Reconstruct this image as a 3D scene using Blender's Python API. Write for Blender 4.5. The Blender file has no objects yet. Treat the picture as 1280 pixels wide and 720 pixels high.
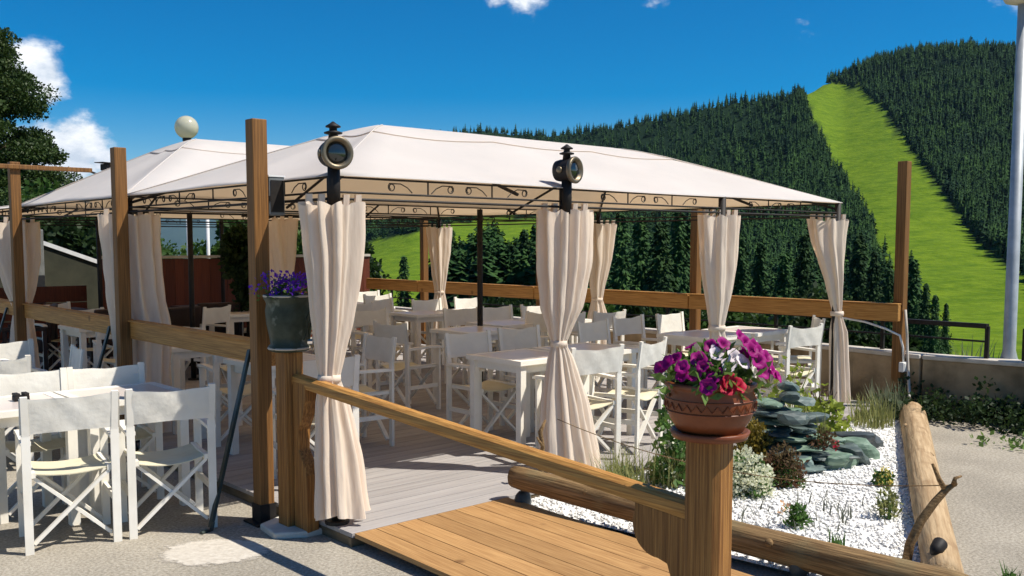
import bpy, math, random
import numpy as np
from mathutils import Vector, Matrix
R = math.radians
scene = bpy.context.scene
COL = scene.collection
random.seed(7); rng = np.random.default_rng(11)

# ------------------------------------------------------------------ camera
CAM = np.array([-2.8843, -4.7222, 1.70]); YAW = 0.8375; PITCH = 0.0805; FPX = 1192.1
cd = bpy.data.cameras.new('camera'); cam = bpy.data.objects.new('camera', cd); COL.objects.link(cam)
cam.location = CAM
fwd = Vector((math.cos(YAW)*math.cos(PITCH), math.sin(YAW)*math.cos(PITCH), -math.sin(PITCH)))
cam.rotation_euler = fwd.to_track_quat('-Z', 'Y').to_euler()
cd.sensor_width = 36; cd.lens = FPX/1280*36; cd.shift_y = 40.8/1280
cd.clip_start = 0.05; cd.clip_end = 30000
scene.camera = cam
# ------------------------------------------------------------------ sky and sun
SUNV = Vector((0.41, -0.54, 1.0)).normalized()
w = bpy.data.worlds.new('World'); scene.world = w; w.use_nodes = True
nt = w.node_tree; N = nt.nodes; L = nt.links
bg = N['Background']; bg.inputs['Strength'].default_value = 0.10
sky = N.new('ShaderNodeTexSky'); sky.sky_type = 'NISHITA'; sky.sun_disc = False
sky.sun_elevation = math.asin(SUNV.z); sky.sun_rotation = math.atan2(SUNV.x, SUNV.y)
sky.altitude = 1500; sky.air_density = 1.0; sky.dust_density = 0.3; sky.ozone_density = 2.5
tc = N.new('ShaderNodeTexCoord')
def vm(op, a, b=None):
    n = N.new('ShaderNodeVectorMath'); n.operation = op
    for i, q in enumerate((a, b)):
        if q is None: continue
        if hasattr(q, 'is_linked'): L.new(q, n.inputs[i])
        else: n.inputs[i].default_value = q
    return n
def mth(op, a, b=None, clamp=False):
    n = N.new('ShaderNodeMath'); n.operation = op; n.use_clamp = clamp
    for i, q in enumerate((a, b)):
        if q is None: continue
        if hasattr(q, 'is_linked'): L.new(q, n.inputs[i])
        else: n.inputs[i].default_value = q
    return n.outputs[0]
mp = N.new('ShaderNodeMapping'); mp.inputs['Scale'].default_value = (1, 1, 1.7); L.new(tc.outputs['Generated'], mp.inputs[0])
nz = N.new('ShaderNodeTexNoise'); nz.inputs['Scale'].default_value = 20; nz.inputs['Detail'].default_value = 9; nz.inputs['Roughness'].default_value = 0.62
L.new(mp.outputs[0], nz.inputs['Vector'])
def pdir(u, v):                       # direction of a cloud bank in the sky
    up = Vector((math.sin(YAW), -math.cos(YAW), 0)).cross(fwd)
    return (fwd + Vector((math.sin(YAW), -math.cos(YAW), 0))*(u-640)/FPX + up*(400.8-v)/FPX).normalized()
banks = [(pdir(42, 92), 0.034), (pdir(20, 80), 0.022), (pdir(95, 188), 0.036), (pdir(60, 205), 0.045), (pdir(128, 200), 0.016), (pdir(655, -12), 0.034), (pdir(622, -6), 0.018), (pdir(826, -12), 0.022),
         (pdir(1010, 30), 0.020), (pdir(1046, 27), 0.009), (pdir(-350, 150), 0.16), (pdir(-800, 60), 0.2), (pdir(400, -300), 0.12), (pdir(1500, -120), 0.14), (pdir(2400, 60), 0.25)]
acc = None
for k, (dv, rad) in enumerate(banks):
    d = vm('DISTANCE', tc.outputs['Generated'], tuple(dv)).outputs['Value']
    m = mth('SUBTRACT', 1.0, mth('DIVIDE', d, rad * 1.5), True)
    if k in (5, 6, 7): m = mth('MULTIPLY', m, 0.72)
    if k in (8, 9): m = mth('MULTIPLY', m, 0.40)
    acc = m if acc is None else mth('MAXIMUM', acc, m)
cov = mth('ADD', mth('MULTIPLY', acc, 0.9), nz.outputs['Fac'])
mr = N.new('ShaderNodeMapRange'); mr.inputs['From Min'].default_value = 0.78; mr.inputs['From Max'].default_value = 1.10; mr.interpolation_type = 'SMOOTHSTEP'
L.new(cov, mr.inputs['Value'])
gate = mth('MULTIPLY', mr.outputs[0], mth('MULTIPLY', acc, 9.0, True))
hs = N.new('ShaderNodeHueSaturation'); hs.inputs['Saturation'].default_value = 1.72; hs.inputs['Value'].default_value = 0.87; L.new(sky.outputs[0], hs.inputs['Color'])
mx = N.new('ShaderNodeMixRGB'); L.new(gate, mx.inputs[0]); L.new(hs.outputs[0], mx.inputs[1]); cr = N.new('ShaderNodeValToRGB'); cr.color_ramp.elements[0].position = .42; cr.color_ramp.elements[1].position = .62; cr.color_ramp.elements[0].color = (5.6, 6.3, 7.2, 1); cr.color_ramp.elements[1].color = (9.0, 9.2, 9.5, 1); L.new(nz.outputs['Fac'], cr.inputs[0]); L.new(cr.outputs[0], mx.inputs[2])
L.new(mx.outputs[0], bg.inputs['Color'])
sd = bpy.data.lights.new('sun', 'SUN'); sd.energy = 5.0; sd.angle = R(0.5); sd.color = (1, 0.94, 0.84)
sun = bpy.data.objects.new('sun', sd); COL.objects.link(sun); sun.rotation_euler = SUNV.to_track_quat('Z', 'Y').to_euler(); sun.location = (8, -6, 20)
vs = scene.view_settings; vs.view_transform = 'Standard'; vs.look = 'None'; vs.exposure = 0.32; vs.gamma = 1.0; vs.use_curve_mapping = False
scene.render.engine = 'CYCLES'
scene.cycles.max_bounces = 8; scene.cycles.transparent_max_bounces = 8

# ------------------------------------------------------------------ materials
MATS = {}
def mat(name, c1, c2=None, rough=0.7, scale=8.0, stretch=(1, 1, 1), bump=0.0, bscale=None, rnd=0.0, transl=None, tw=0.0, spec=0.3, detail=6, lo=0.35, hi=0.65, metal=0.0, extra=None):
    if name in MATS: return MATS[name]
    m = bpy.data.materials.new(name); m.use_nodes = True; t = m.node_tree; n = t.nodes; l = t.links
    b = n['Principled BSDF']; b.inputs['Roughness'].default_value = rough; b.inputs['Specular IOR Level'].default_value = spec; b.inputs['Metallic'].default_value = metal
    c2 = c2 or c1
    co = n.new('ShaderNodeTexCoord'); ma = n.new('ShaderNodeMapping'); ma.inputs['Scale'].default_value = stretch; l.new(co.outputs['Object'], ma.inputs[0])
    no = n.new('ShaderNodeTexNoise'); no.inputs['Scale'].default_value = scale; no.inputs['Detail'].default_value = detail; no.inputs['Roughness'].default_value = 0.6
    oi = n.new('ShaderNodeObjectInfo')
    av = n.new('ShaderNodeVectorMath'); av.operation = 'ADD'; sc = n.new('ShaderNodeVectorMath'); sc.operation = 'SCALE'
    cx = n.new('ShaderNodeCombineXYZ'); l.new(oi.outputs['Random'], cx.inputs[0]); l.new(oi.outputs['Random'], cx.inputs[1]); l.new(cx.outputs[0], sc.inputs[0]); sc.inputs['Scale'].default_value = 37.0
    l.new(ma.outputs[0], av.inputs[0]); l.new(sc.outputs[0], av.inputs[1]); l.new(av.outputs[0], no.inputs['Vector'])
    rp = n.new('ShaderNodeValToRGB'); rp.color_ramp.elements[0].position = lo; rp.color_ramp.elements[1].position = hi
    rp.color_ramp.elements[0].color = (*c1, 1); rp.color_ramp.elements[1].color = (*c2, 1)
    l.new(no.outputs['Fac'], rp.inputs[0]); colr = rp.outputs[0]
    if rnd:
        h = n.new('ShaderNodeHueSaturation'); mr_ = n.new('ShaderNodeMapRange'); mr_.inputs['To Min'].default_value = 1-rnd; mr_.inputs['To Max'].default_value = 1+rnd
        l.new(oi.outputs['Random'], mr_.inputs[0]); l.new(mr_.outputs[0], h.inputs['Value']); l.new(colr, h.inputs['Color']); colr = h.outputs[0]
    if extra: colr = extra(n, l, colr, co)
    l.new(colr, b.inputs['Base Color'])
    if bump:
        bn = n.new('ShaderNodeBump'); bn.inputs['Strength'].default_value = bump; bn.inputs['Distance'].default_value = 0.01
        if bscale:
            n2 = n.new('ShaderNodeTexNoise'); n2.inputs['Scale'].default_value = bscale; n2.inputs['Detail'].default_value = 4; l.new(ma.outputs[0], n2.inputs['Vector']); l.new(n2.outputs['Fac'], bn.inputs['Height'])
        else: l.new(no.outputs['Fac'], bn.inputs['Height'])
        l.new(bn.outputs[0], b.inputs['Normal'])
    if tw:
        tr = n.new('ShaderNodeBsdfTranslucent'); mxs = n.new('ShaderNodeMixShader'); mxs.inputs[0].default_value = tw
        if transl: tr.inputs['Color'].default_value = (*transl, 1)
        else: l.new(colr, tr.inputs['Color'])
        l.new(b.outputs[0], mxs.inputs[1]); l.new(tr.outputs[0], mxs.inputs[2]); l.new(mxs.outputs[0], n['Material Output'].inputs['Surface'])
    MATS[name] = m; return m
def noise_over(scale, c, lo, hi, amt=1.0):
    def f(n, l, colr, co):
        q = n.new('ShaderNodeTexNoise'); q.inputs['Scale'].default_value = scale; q.inputs['Detail'].default_value = 8; l.new(co.outputs['Object'], q.inputs['Vector'])
        r = n.new('ShaderNodeMapRange'); r.inputs['From Min'].default_value = lo; r.inputs['From Max'].default_value = hi; r.inputs['To Max'].default_value = amt; l.new(q.outputs['Fac'], r.inputs[0])
        m = n.new('ShaderNodeMixRGB'); l.new(r.outputs[0], m.inputs[0]); l.new(colr, m.inputs[1]); m.inputs[2].default_value = (*c, 1); return m.outputs[0]
    return f
def speckle(scale, c, thr, amt):
    def f(n, l, colr, co):
        q = n.new('ShaderNodeTexVoronoi'); q.inputs['Scale'].default_value = scale; l.new(co.outputs['Object'], q.inputs['Vector'])
        s = n.new('ShaderNodeSeparateColor'); l.new(q.outputs['Color'], s.inputs[0])
        r = n.new('ShaderNodeMapRange'); r.inputs['From Min'].default_value = thr; r.inputs['From Max'].default_value = 1; r.inputs['To Max'].default_value = amt; l.new(s.outputs[0], r.inputs[0])
        q2 = n.new('ShaderNodeTexNoise'); q2.inputs['Scale'].default_value = 1.1; q2.inputs['Detail'].default_value = 7; l.new(co.outputs['Object'], q2.inputs['Vector'])
        r2 = n.new('ShaderNodeMapRange'); r2.inputs['From Min'].default_value = .35; r2.inputs['From Max'].default_value = .7; r2.inputs['To Min'].default_value = .82; r2.inputs['To Max'].default_value = 1.1; l.new(q2.outputs['Fac'], r2.inputs[0])
        m = n.new('ShaderNodeMixRGB'); l.new(r.outputs[0], m.inputs[0]); l.new(colr, m.inputs[1]); m.inputs[2].default_value = (*c, 1)
        h = n.new('ShaderNodeHueSaturation'); l.new(r2.outputs[0], h.inputs['Value']); l.new(m.outputs[0], h.inputs['Color']); return h.outputs[0]
    return f
def knots(n, l, colr, co):
    q = n.new('ShaderNodeTexVoronoi'); q.inputs['Scale'].default_value = 3.1; q.inputs['Randomness'].default_value = 1; l.new(co.outputs['Object'], q.inputs['Vector'])
    r = n.new('ShaderNodeMapRange'); r.inputs['From Min'].default_value = .05; r.inputs['From Max'].default_value = .12; r.inputs['To Min'].default_value = .65; r.inputs['To Max'].default_value = 0; l.new(q.outputs['Distance'], r.inputs[0])
    m = n.new('ShaderNodeMixRGB'); l.new(r.outputs[0], m.inputs[0]); l.new(colr, m.inputs[1]); m.inputs[2].default_value = (.11, .045, .015, 1); return m.outputs[0]
def wood(name, c1, c2, axis, rnd=0.0, rough=0.6, k=1.0, bump=.25):
    st = {'x': (.7, 34, 34), 'y': (34, .7, 34), 'z': (34, 34, .7)}[axis]; k *= 3.2
    return mat(name, c1, c2, rough=rough, scale=1.0*k, stretch=st, bump=bump, rnd=rnd, extra=knots, lo=.34, hi=.62, detail=12)
M_asphalt = mat('gravel_paving', (.455, .41, .335), (.245, .218, .175), rough=.95, scale=62, bump=.5, bscale=160, extra=speckle(75, (.54, .49, .41), .75, .4), spec=.1)
M_cement = mat('cement', (.66, .62, .54), (.52, .48, .41), rough=.9, scale=9, bump=.2, bscale=60)
M_deck = mat('grey_deck', (.375, .35, .335), (.30, .278, .265), rough=.75, scale=1.5, stretch=(1, 20, 20), rnd=.09, bump=.12)
M_deckx = mat('deck_fascia', (.20, .15, .09), (.12, .09, .055), rough=.85, scale=3, stretch=(2, 2, 12), bump=.2)
M_ramp = wood('ramp_wood', (.49, .285, .115), (.31, .162, .06), 'y', rnd=.14, k=1.4, rough=.65)
M_post = wood('post_wood', (.28, .13, .036), (.13, .058, .016), 'z', rnd=.06)
M_raily = wood('rail_wood', (.62, .32, .085), (.33, .145, .034), 'y', rnd=.08, k=1.3)
M_woodx = wood('beam_wood', (.42, .235, .08), (.24, .12, .04), 'x', rnd=.08)
M_pale = wood('pale_post_wood', (.43, .205, .056), (.18, .074, .018), 'z', rnd=.05, bump=.9)
M_red = wood('red_board', (.15, .038, .015), (.09, .021, .009), 'z', rnd=.2)
M_dark = mat('dark_wood', (.035, .018, .014), (.02, .012, .01), rough=.6, scale=6)
M_log = mat('log_bark', (.53, .385, .225), (.33, .215, .11), rough=.85, scale=2.6, stretch=(16, .9, 16), bump=1.0, lo=.33, hi=.64, detail=12, extra=noise_over(7, (.26, .16, .08), .55, .75, .8))
M_log2 = mat('weathered_log', (.36, .225, .10), (.13, .075, .03), rough=.85, scale=3.2, stretch=(30, 1.0, 30), lo=.32, hi=.62, detail=9, bump=.9, extra=noise_over(4, (.20, .19, .10), .55, .75, .6))
M_iron = mat('black_iron', (.012, .010, .009), (.02, .016, .014), rough=.62, scale=20, spec=.3)
M_green = mat('green_iron', (.016, .034, .03), (.012, .024, .022), rough=.45, scale=14, spec=.5)
M_white = mat('white_paint', (.88, .84, .75), (.80, .75, .65), rough=.45, scale=5, rnd=.04, extra=noise_over(11, (.55, .50, .42), .62, .8, .35))
M_canvas = mat('white_canvas', (.89, .86, .78), (.83, .79, .70), rough=.9, scale=5, bump=.6, bscale=13, tw=.22, rnd=.05, spec=.1)
M_seat = mat('cream_canvas', (.80, .74, .55), (.72, .65, .46), rough=.9, scale=6, bump=.1, tw=.18, rnd=.05, spec=.1)
M_ttop = mat('table_panel', (.76, .66, .56), (.66, .58, .52), rough=.28, scale=3, spec=.55, rnd=.05)
M_roof = mat('canopy_fabric', (.77, .775, .785), (.71, .715, .725), rough=.85, scale=1.6, tw=.45, transl=(1.0, .82, .60), bump=.5, bscale=3.5, spec=.1)
M_curt = mat('curtain_fabric', (.92, .80, .66), (.86, .73, .59), rough=.9, scale=4, tw=.28, transl=(.92, .72, .52), bump=.8, bscale=2.2, stretch=(9, 9, 1.6), spec=.1)
M_terra = mat('terracotta', (.235, .066, .022), (.145, .038, .013), rough=.38, scale=7, bump=.12, bscale=40, spec=.35, extra=noise_over(6, (.42, .22, .13), .55, .8, .4))
M_urn = mat('green_urn', (.022, .032, .02), (.05, .062, .042), rough=.5, scale=14, bump=.5, bscale=16, extra=noise_over(13, (.30, .32, .26), .60, .75, .6))
M_concrete = mat('old_concrete', (.44, .33, .20), (.30, .22, .13), rough=.95, scale=2.2, bump=.5, bscale=26, extra=noise_over(2.6, (.12, .09, .05), .46, .66, .85))
M_cap = mat('pale_coping', (.58, .53, .46), (.45, .40, .33), rough=.9, scale=6, bump=.3)
M_gwhite = mat('white_marble_chips', (.90, .89, .86), (.74, .72, .69), rough=.85, scale=60, bump=.6, bscale=80)
M_chip = mat('marble_chip', (.92, .91, .88), (.74, .73, .70), rough=.8, scale=11)
M_slate = mat('slate', (.05, .075, .075), (.15, .20, .18), rough=.55, scale=5, stretch=(1, 1, 6), bump=.5, rnd=.35, spec=.45)
M_sgreen = mat('green_slate', (.07, .125, .085), (.22, .31, .23), rough=.6, scale=6, stretch=(1, 1, 5), bump=.5, rnd=.25, spec=.4)
M_black = mat('black_rock', (.022, .03, .033), (.06, .075, .08), rough=.5, scale=7, bump=.6, spec=.5)
M_brass = mat('aged_brass', (.24, .20, .14), (.15, .12, .08), rough=.45, metal=.7, scale=12)
M_lens = mat('dark_glass', (.01, .013, .013), (.02, .022, .02), rough=.06, spec=.9)
M_globe = mat('globe_plastic', (.62, .60, .46), (.70, .68, .56), rough=.2, scale=3, tw=.4, transl=(.8, .78, .6), spec=.6)
M_steel = mat('galvanised', (.46, .48, .49), (.36, .38, .39), rough=.5, metal=.35, scale=9)
M_grey = mat('grey_box', (.14, .15, .15), (.19, .20, .20), rough=.5, scale=8)
M_wplast = mat('white_plastic', (.78, .78, .76), (.70, .70, .68), rough=.4, scale=8)
M_soil = mat('soil', (.035, .022, .014), (.06, .04, .025), rough=1, scale=30)
def leafm(name, c1, c2, tw=.35, scale=3.0, rough=.55):
    return mat(name, c1, c2, rough=rough, scale=scale, tw=tw, spec=.25, lo=.3, hi=.7)
L_pine = leafm('pine_needles', (.020, .042, .010), (.060, .095, .020), scale=1.2, tw=.15)
L_broad = leafm('broad_leaves', (.03, .075, .014), (.075, .14, .025), scale=1.0)
L_ivy = leafm('ivy_leaves', (.012, .028, .010), (.04, .075, .02), scale=4)
L_petleaf = leafm('petunia_leaves', (.10, .19, .035), (.19, .29, .075), scale=14)
L_lobelia = leafm('violet_petals', (.09, .012, .42), (.17, .03, .60), scale=22)
L_magenta = leafm('magenta_petals', (.27, .003, .13), (.44, .010, .24), scale=20, tw=.3)
L_wpetal = leafm('white_petals', (.85, .80, .80), (.80, .62, .70), scale=20, tw=.3)
L_rpetal = leafm('red_petals', (.50, .006, .03), (.60, .015, .06), scale=20, tw=.3)
L_yg = leafm('yellow_green_leaves', (.20, .27, .035), (.33, .38, .06), scale=9)
L_gold = leafm('golden_conifer', (.15, .115, .018), (.26, .19, .03), scale=9)
L_rust = leafm('rust_leaves', (.15, .055, .032), (.11, .10, .04), scale=9)
L_grass = leafm('grass_blades', (.19, .21, .06), (.34, .34, .13), scale=7)
L_daisy = leafm('cream_florets', (.74, .74, .52), (.82, .82, .64), scale=20)
L_yel = leafm('yellow_petals', (.75, .58, .10), (.82, .72, .28), scale=20)
L_dgreen = leafm('fresh_leaves', (.045, .11, .02), (.10, .19, .04), scale=9)
L_lav = leafm('grey_leaves', (.16, .19, .11), (.26, .29, .18), scale=9)
M_spruce = mat('spruce_forest', (.014, .042, .013), (.045, .098, .022), rough=.8, scale=.16, spec=.1, detail=8, lo=.38, hi=.62, extra=noise_over(.030, (.010, .030, .018), .45, .70, .75))
M_trunk = mat('bark', (.09, .06, .04), (.05, .035, .025), rough=.95, scale=8, bump=.5)

# ------------------------------------------------------------------ mesh helpers
class MB:
    def __init__(s): s.v = []; s.f = []; s.smooth = False
    def add(s, vs, fs):
        o = len(s.v); s.v += [tuple(q) for q in vs]; s.f += [tuple(i+o for i in q) for q in fs]; return s
    def box(s, c, d, rz=0.0):
        x, y, z = d[0]/2, d[1]/2, d[2]/2; ca, sa = math.cos(rz), math.sin(rz)
        p = [(-x,-y,-z),(x,-y,-z),(x,y,-z),(-x,y,-z),(-x,-y,z),(x,-y,z),(x,y,z),(-x,y,z)]
        return s.add([(c[0]+a*ca-b*sa, c[1]+a*sa+b*ca, c[2]+e) for a, b, e in p], [(0,3,2,1),(4,5,6,7),(0,1,5,4),(1,2,6,5),(2,3,7,6),(3,0,4,7)])
    def bar(s, a, b, wd, ht, up=(0, 0, 1)):
        a, b = Vector(a), Vector(b); d = (b-a).normalized(); u = Vector(up)
        if abs(d.dot(u)) > .98: u = Vector((0, 1, 0))
        r = d.cross(u).normalized(); u = r.cross(d)
        p = []
        for q in (a, b):
            for i, j in ((-1,-1),(1,-1),(1,1),(-1,1)): p.append(q + r*(i*wd/2) + u*(j*ht/2))
        return s.add(p, [(0,1,2,3),(7,6,5,4),(0,4,5,1),(1,5,6,2),(2,6,7,3),(3,7,4,0)])
    def tube(s, pts, rad, n=8, cap=True):
        pts = [Vector(p) for p in pts]; m = len(pts)
        rr = rad if isinstance(rad, (list, tuple)) else [rad]*m
        o = len(s.v); pr = None
        for i, p in enumerate(pts):
            d = (pts[min(i+1, m-1)] - pts[max(i-1, 0)]).normalized()
            if pr is None:
                a = Vector((0, 0, 1)) if abs(d.z) < .9 else Vector((1, 0, 0)); u = d.cross(a).normalized()
            else: u = (pr - d*pr.dot(d)).normalized()
            pr = u; v = d.cross(u)
            for k in range(n):
                t = 2*math.pi*k/n; s.v.append(tuple(p + (u*math.cos(t) + v*math.sin(t))*rr[i]))
        for i in range(m-1):
            for k in range(n): s.f.append((o+i*n+k, o+i*n+(k+1) % n, o+(i+1)*n+(k+1) % n, o+(i+1)*n+k))
        if cap: s.f.append(tuple(o+k for k in range(n-1, -1, -1))); s.f.append(tuple(o+(m-1)*n+k for k in range(n)))
        return s
    def lathe(s, prof, n=32, M=None, wob=None):
        o = len(s.v); M = M or Matrix.Identity(4)
        for i, (r, z) in enumerate(prof):
            for k in range(n):
                t = 2*math.pi*k/n; q = r*(1+(wob(t, i) if wob else 0)); s.v.append(tuple(M @ Vector((q*math.cos(t), q*math.sin(t), z))))
        for i in range(len(prof)-1):
            for k in range(n): s.f.append((o+i*n+k, o+i*n+(k+1) % n, o+(i+1)*n+(k+1) % n, o+(i+1)*n+k))
        s.f.append(tuple(o+k for k in range(n-1, -1, -1))); s.f.append(tuple(o+(len(prof)-1)*n+k for k in range(n)))
        return s
    def prism(s, poly, axis, a, b):       # poly of 2-tuples extruded along axis between a and b
        n = len(poly); P = []
        for t in (a, b):
            for p, q in poly: P.append({'x': (t, p, q), 'y': (p, t, q), 'z': (p, q, t)}[axis])
        return s.add(P, [tuple(range(n)), tuple(range(2*n-1, n-1, -1))] + [(i, n+i, n+(i+1) % n, (i+1) % n) for i in range(n)])
    def data(s, name):
        me = bpy.data.meshes.new(name); me.from_pydata(s.v, [], s.f)
        if s.smooth:
            me.polygons.foreach_set('use_smooth', [True]*len(me.polygons))
        me.update(); return me
    def build(s, name, m, parent=None, smooth=False, bevel=0.0, loc=None):
        s.smooth = smooth; me = s.data(name); me.materials.append(m)
        o = bpy.data.objects.new(name, me); COL.objects.link(o)
        if parent: o.parent = parent
        if loc is not None: o.location = loc
        if bevel:
            bm = o.modifiers.new('bevel', 'BEVEL'); bm.width = bevel; bm.segments = 2; bm.limit_method = 'ANGLE'
        if smooth == 'angle': pass
        return o
def fast(name, V, F, m, parent=None, smooth=False):
    V = np.asarray(V, dtype=np.float32); F = np.asarray(F, dtype=np.int32); k = F.shape[1]
    me = bpy.data.meshes.new(name); me.vertices.add(len(V)); me.vertices.foreach_set('co', V.ravel())
    me.loops.add(F.size); me.loops.foreach_set('vertex_index', F.ravel())
    me.polygons.add(len(F)); me.polygons.foreach_set('loop_start', np.arange(0, F.size, k, dtype=np.int32))
    me.update(calc_edges=True); me.validate()
    if smooth: me.polygons.foreach_set('use_smooth', np.ones(len(me.polygons), dtype=bool))
    me.materials.append(m); o = bpy.data.objects.new(name, me); COL.objects.link(o)
    if parent: o.parent = parent
    return o
def tag(o, label, cat, group=None):
    o['label'] = label; o['category'] = cat
    if group: o['group'] = group
    return o
def thing(name, label, cat, loc=(0, 0, 0), rz=0.0, group=None):
    o = bpy.data.objects.new(name, None); o.empty_display_size = .1; COL.objects.link(o); o.location = loc; o.rotation_euler = (0, 0, rz)
    return tag(o, label, cat, group)
def struct(o): o['kind'] = 'structure'; return o
def sempty(name):
    o = bpy.data.objects.new(name, None); COL.objects.link(o); o['kind'] = 'structure'; return o
def dup(root, loc, rz, label, group=None, fix=None):
    r = root.copy(); COL.objects.link(r); r.location = loc; r.rotation_euler = (0, 0, rz); r['label'] = label
    if group: r['group'] = group
    for ch in root.children:
        c = ch.copy(); COL.objects.link(c); c.parent = r
        for g in ch.children:
            d = g.copy(); COL.objects.link(d); d.parent = c
    return r
def leaves(centers, radii, n, size, flat=1.0, aspect=1.6, up=0.3, shell=.35):
    """n small leaf faces spread through each clump (c, r)"""
    C = np.repeat(np.asarray(centers, float), n, axis=0); RR = np.repeat(np.asarray(radii, float), n)
    m = len(C); d = rng.normal(size=(m, 3)); d /= np.linalg.norm(d, axis=1)[:, None]
    q = rng.random(m)**shell; P = C + d*(q*RR)[:, None]*np.array([1, 1, flat])
    a = rng.normal(size=(m, 3)) + d*.8 + np.array([0, 0, up]); a /= np.linalg.norm(a, axis=1)[:, None]
    b = np.cross(a, rng.normal(size=(m, 3))); b /= np.linalg.norm(b, axis=1)[:, None]
    s = size*(.6+.8*rng.random(m))[:, None]
    V = np.stack([P, P+a*s*aspect*.5+b*s*.5, P+a*s*aspect, P+a*s*aspect*.5-b*s*.5], axis=1).reshape(-1, 3)
    F = np.arange(m*4).reshape(m, 4); return V, F
def blades(base, n, h, spread, lean, wdt=.006, seed=0):
    r = np.random.default_rng(seed); V = []; F = []
    for i in range(n):
        a = r.random()*6.283; rr = spread*math.sqrt(r.random()); x, y = base[0]+rr*math.cos(a), base[1]+rr*math.sin(a)
        hh = h*(.55+.5*r.random()); l = lean*r.random(); b = r.random()*6.283; o = len(V)
        px, py = -math.sin(b)*wdt, math.cos(b)*wdt
        for t, ww in ((0, 1), (.5, .8), (1, .1)):
            ox, oy = math.cos(b)*l*hh*t*t, math.sin(b)*l*hh*t*t
            V += [(x+ox-px*ww, y+oy-py*ww, base[2]+hh*t), (x+ox+px*ww, y+oy+py*ww, base[2]+hh*t)]
        F += [(o, o+1, o+3, o+2), (o+2, o+3, o+5, o+4)]
    return V, F
def stone(c, d, seed, rz=0.0, n=2, rough=.16):
    import bmesh
    bm = bmesh.new(); bmesh.ops.create_icosphere(bm, subdivisions=n, radius=1)
    r = np.random.default_rng(seed); ph = r.random((5, 3))*6; fr = 1.2+r.random((5, 3))*1.8
    for v in bm.verts:
        k = 1+sum(math.sin(v.co.x*fr[i][0]+ph[i][0])*math.sin(v.co.y*fr[i][1]+ph[i][1])*math.sin(v.co.z*fr[i][2]+ph[i][2]) for i in range(5))*rough
        p = v.co*k; p.z = max(-.75, min(.75, p.z))
        x, y = p.x*d[0], p.y*d[1]; v.co = Vector((c[0]+x*math.cos(rz)-y*math.sin(rz), c[1]+x*math.sin(rz)+y*math.cos(rz), c[2]+p.z*d[2]))
    m = MB(); bm.verts.ensure_lookup_table(); m.v = [tuple(v.co) for v in bm.verts]; m.f = [tuple(v.index for v in f.verts) for f in bm.faces]; bm.free(); return m

# ------------------------------------------------------------------ terrain, hills and forest
right = np.array([math.sin(YAW), -math.cos(YAW)]); ahead = np.array([math.cos(YAW), math.sin(YAW)]); HOR = 304.6
SKY_U = [-900, -300, 120, 270, 330, 430, 520, 600, 700, 800, 900, 1000, 1030, 1100, 1190, 1290, 1500, 2000, 3000]
SKY_V = [322, 322, 324, 324, 300, 262, 176, 168, 170, 157, 137, 117, 106, 82, 66, 72, 105, 170, 250]
PR_R = [30, 60, 150, 250, 350, 500, 700, 850, 1000, 1300]
V_MID = [640, 500, 425, 372, 345, 312, 276, 262, 235, 160]
V_RIGHT = [640, 500, 432, 380, 338, 280, 195, 140, 100, 70]
def hill_v(U, r):
    U = np.asarray(U, float); lr = np.log(np.asarray(r, float))
    a = np.interp(lr, np.log(PR_R), V_MID); b = np.interp(lr, np.log(PR_R), V_RIGHT)
    wgt = np.clip((U-700)/300, 0, 1); wgt = wgt*wgt*(3-2*wgt)
    v = a*(1-wgt)+b*wgt
    vs_ = np.interp(U, SKY_U, SKY_V)
    rr = np.interp(U, [-900, 430, 600, 1000, 1050, 3000], [1000, 1150, 1250, 880, 1020, 1100])
    t = np.clip(np.log(np.asarray(r, float)/150)/np.log(rr/150), 0, None)
    base_end = np.interp(np.log(rr), np.log(PR_R), V_MID)*(1-wgt)+np.interp(np.log(rr), np.log(PR_R), V_RIGHT)*wgt
    v = v + (vs_-base_end)*np.clip(t, 0, 1)**2
    v = np.where(t > 1, vs_+(np.asarray(r)-rr)*.09, v)
    return v
def tnoise(x, y):
    return np.sin(x*.021+1.3)*np.sin(y*.017+.4)*3+np.sin(x*.06+y*.03)*1.0+np.sin(x*.013-y*.05)*1.2
def terrain_z(x, y):
    dx, dy = x-CAM[0], y-CAM[1]; r = np.hypot(dx, dy)+1e-6
    fa = dx*ahead[0]+dy*ahead[1]; ri = dx*right[0]+dy*right[1]
    az = np.arctan2(ri, fa); azc = np.clip(az, -R(62), R(62))
    U = 640+FPX*np.tan(azc); dep = r*np.cos(azc)
    zh = 1.7-dep*(hill_v(U, np.maximum(r, 30))-HOR)/FPX*1.0 + tnoise(x, y)*np.clip((r-120)/400, 0, 1)
    d = np.maximum(np.maximum(x-6.95, y-17), 0)
    zn = -.06-.30*d
    k = np.clip((r-28)/60, 0, 1); k = k*k*(3-2*k)
    z = zn*(1-k)+zh*k
    z = np.where(d <= 0, np.where(r < 60, -.06, z), z)
    b = np.clip((np.abs(az)-R(70))/R(25), 0, 1)
    return z*(1-b)+(-.06)*b
rs = np.concatenate([np.linspace(3, 20, 30), np.geomspace(20.8, 7000, 150)])
azs = np.concatenate([np.arange(-180, -45, 3.0), np.arange(-45, 45, .4), np.arange(45, 180, 3.0)])*math.pi/180
AZ, RS = np.meshgrid(azs, rs)
TX = CAM[0]+RS*(np.cos(AZ)*ahead[0]+np.sin(AZ)*right[0]); TY = CAM[1]+RS*(np.cos(AZ)*ahead[1]+np.sin(AZ)*right[1])
TZ = terrain_z(TX, TY); na, nr = len(azs), len(rs)
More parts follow.
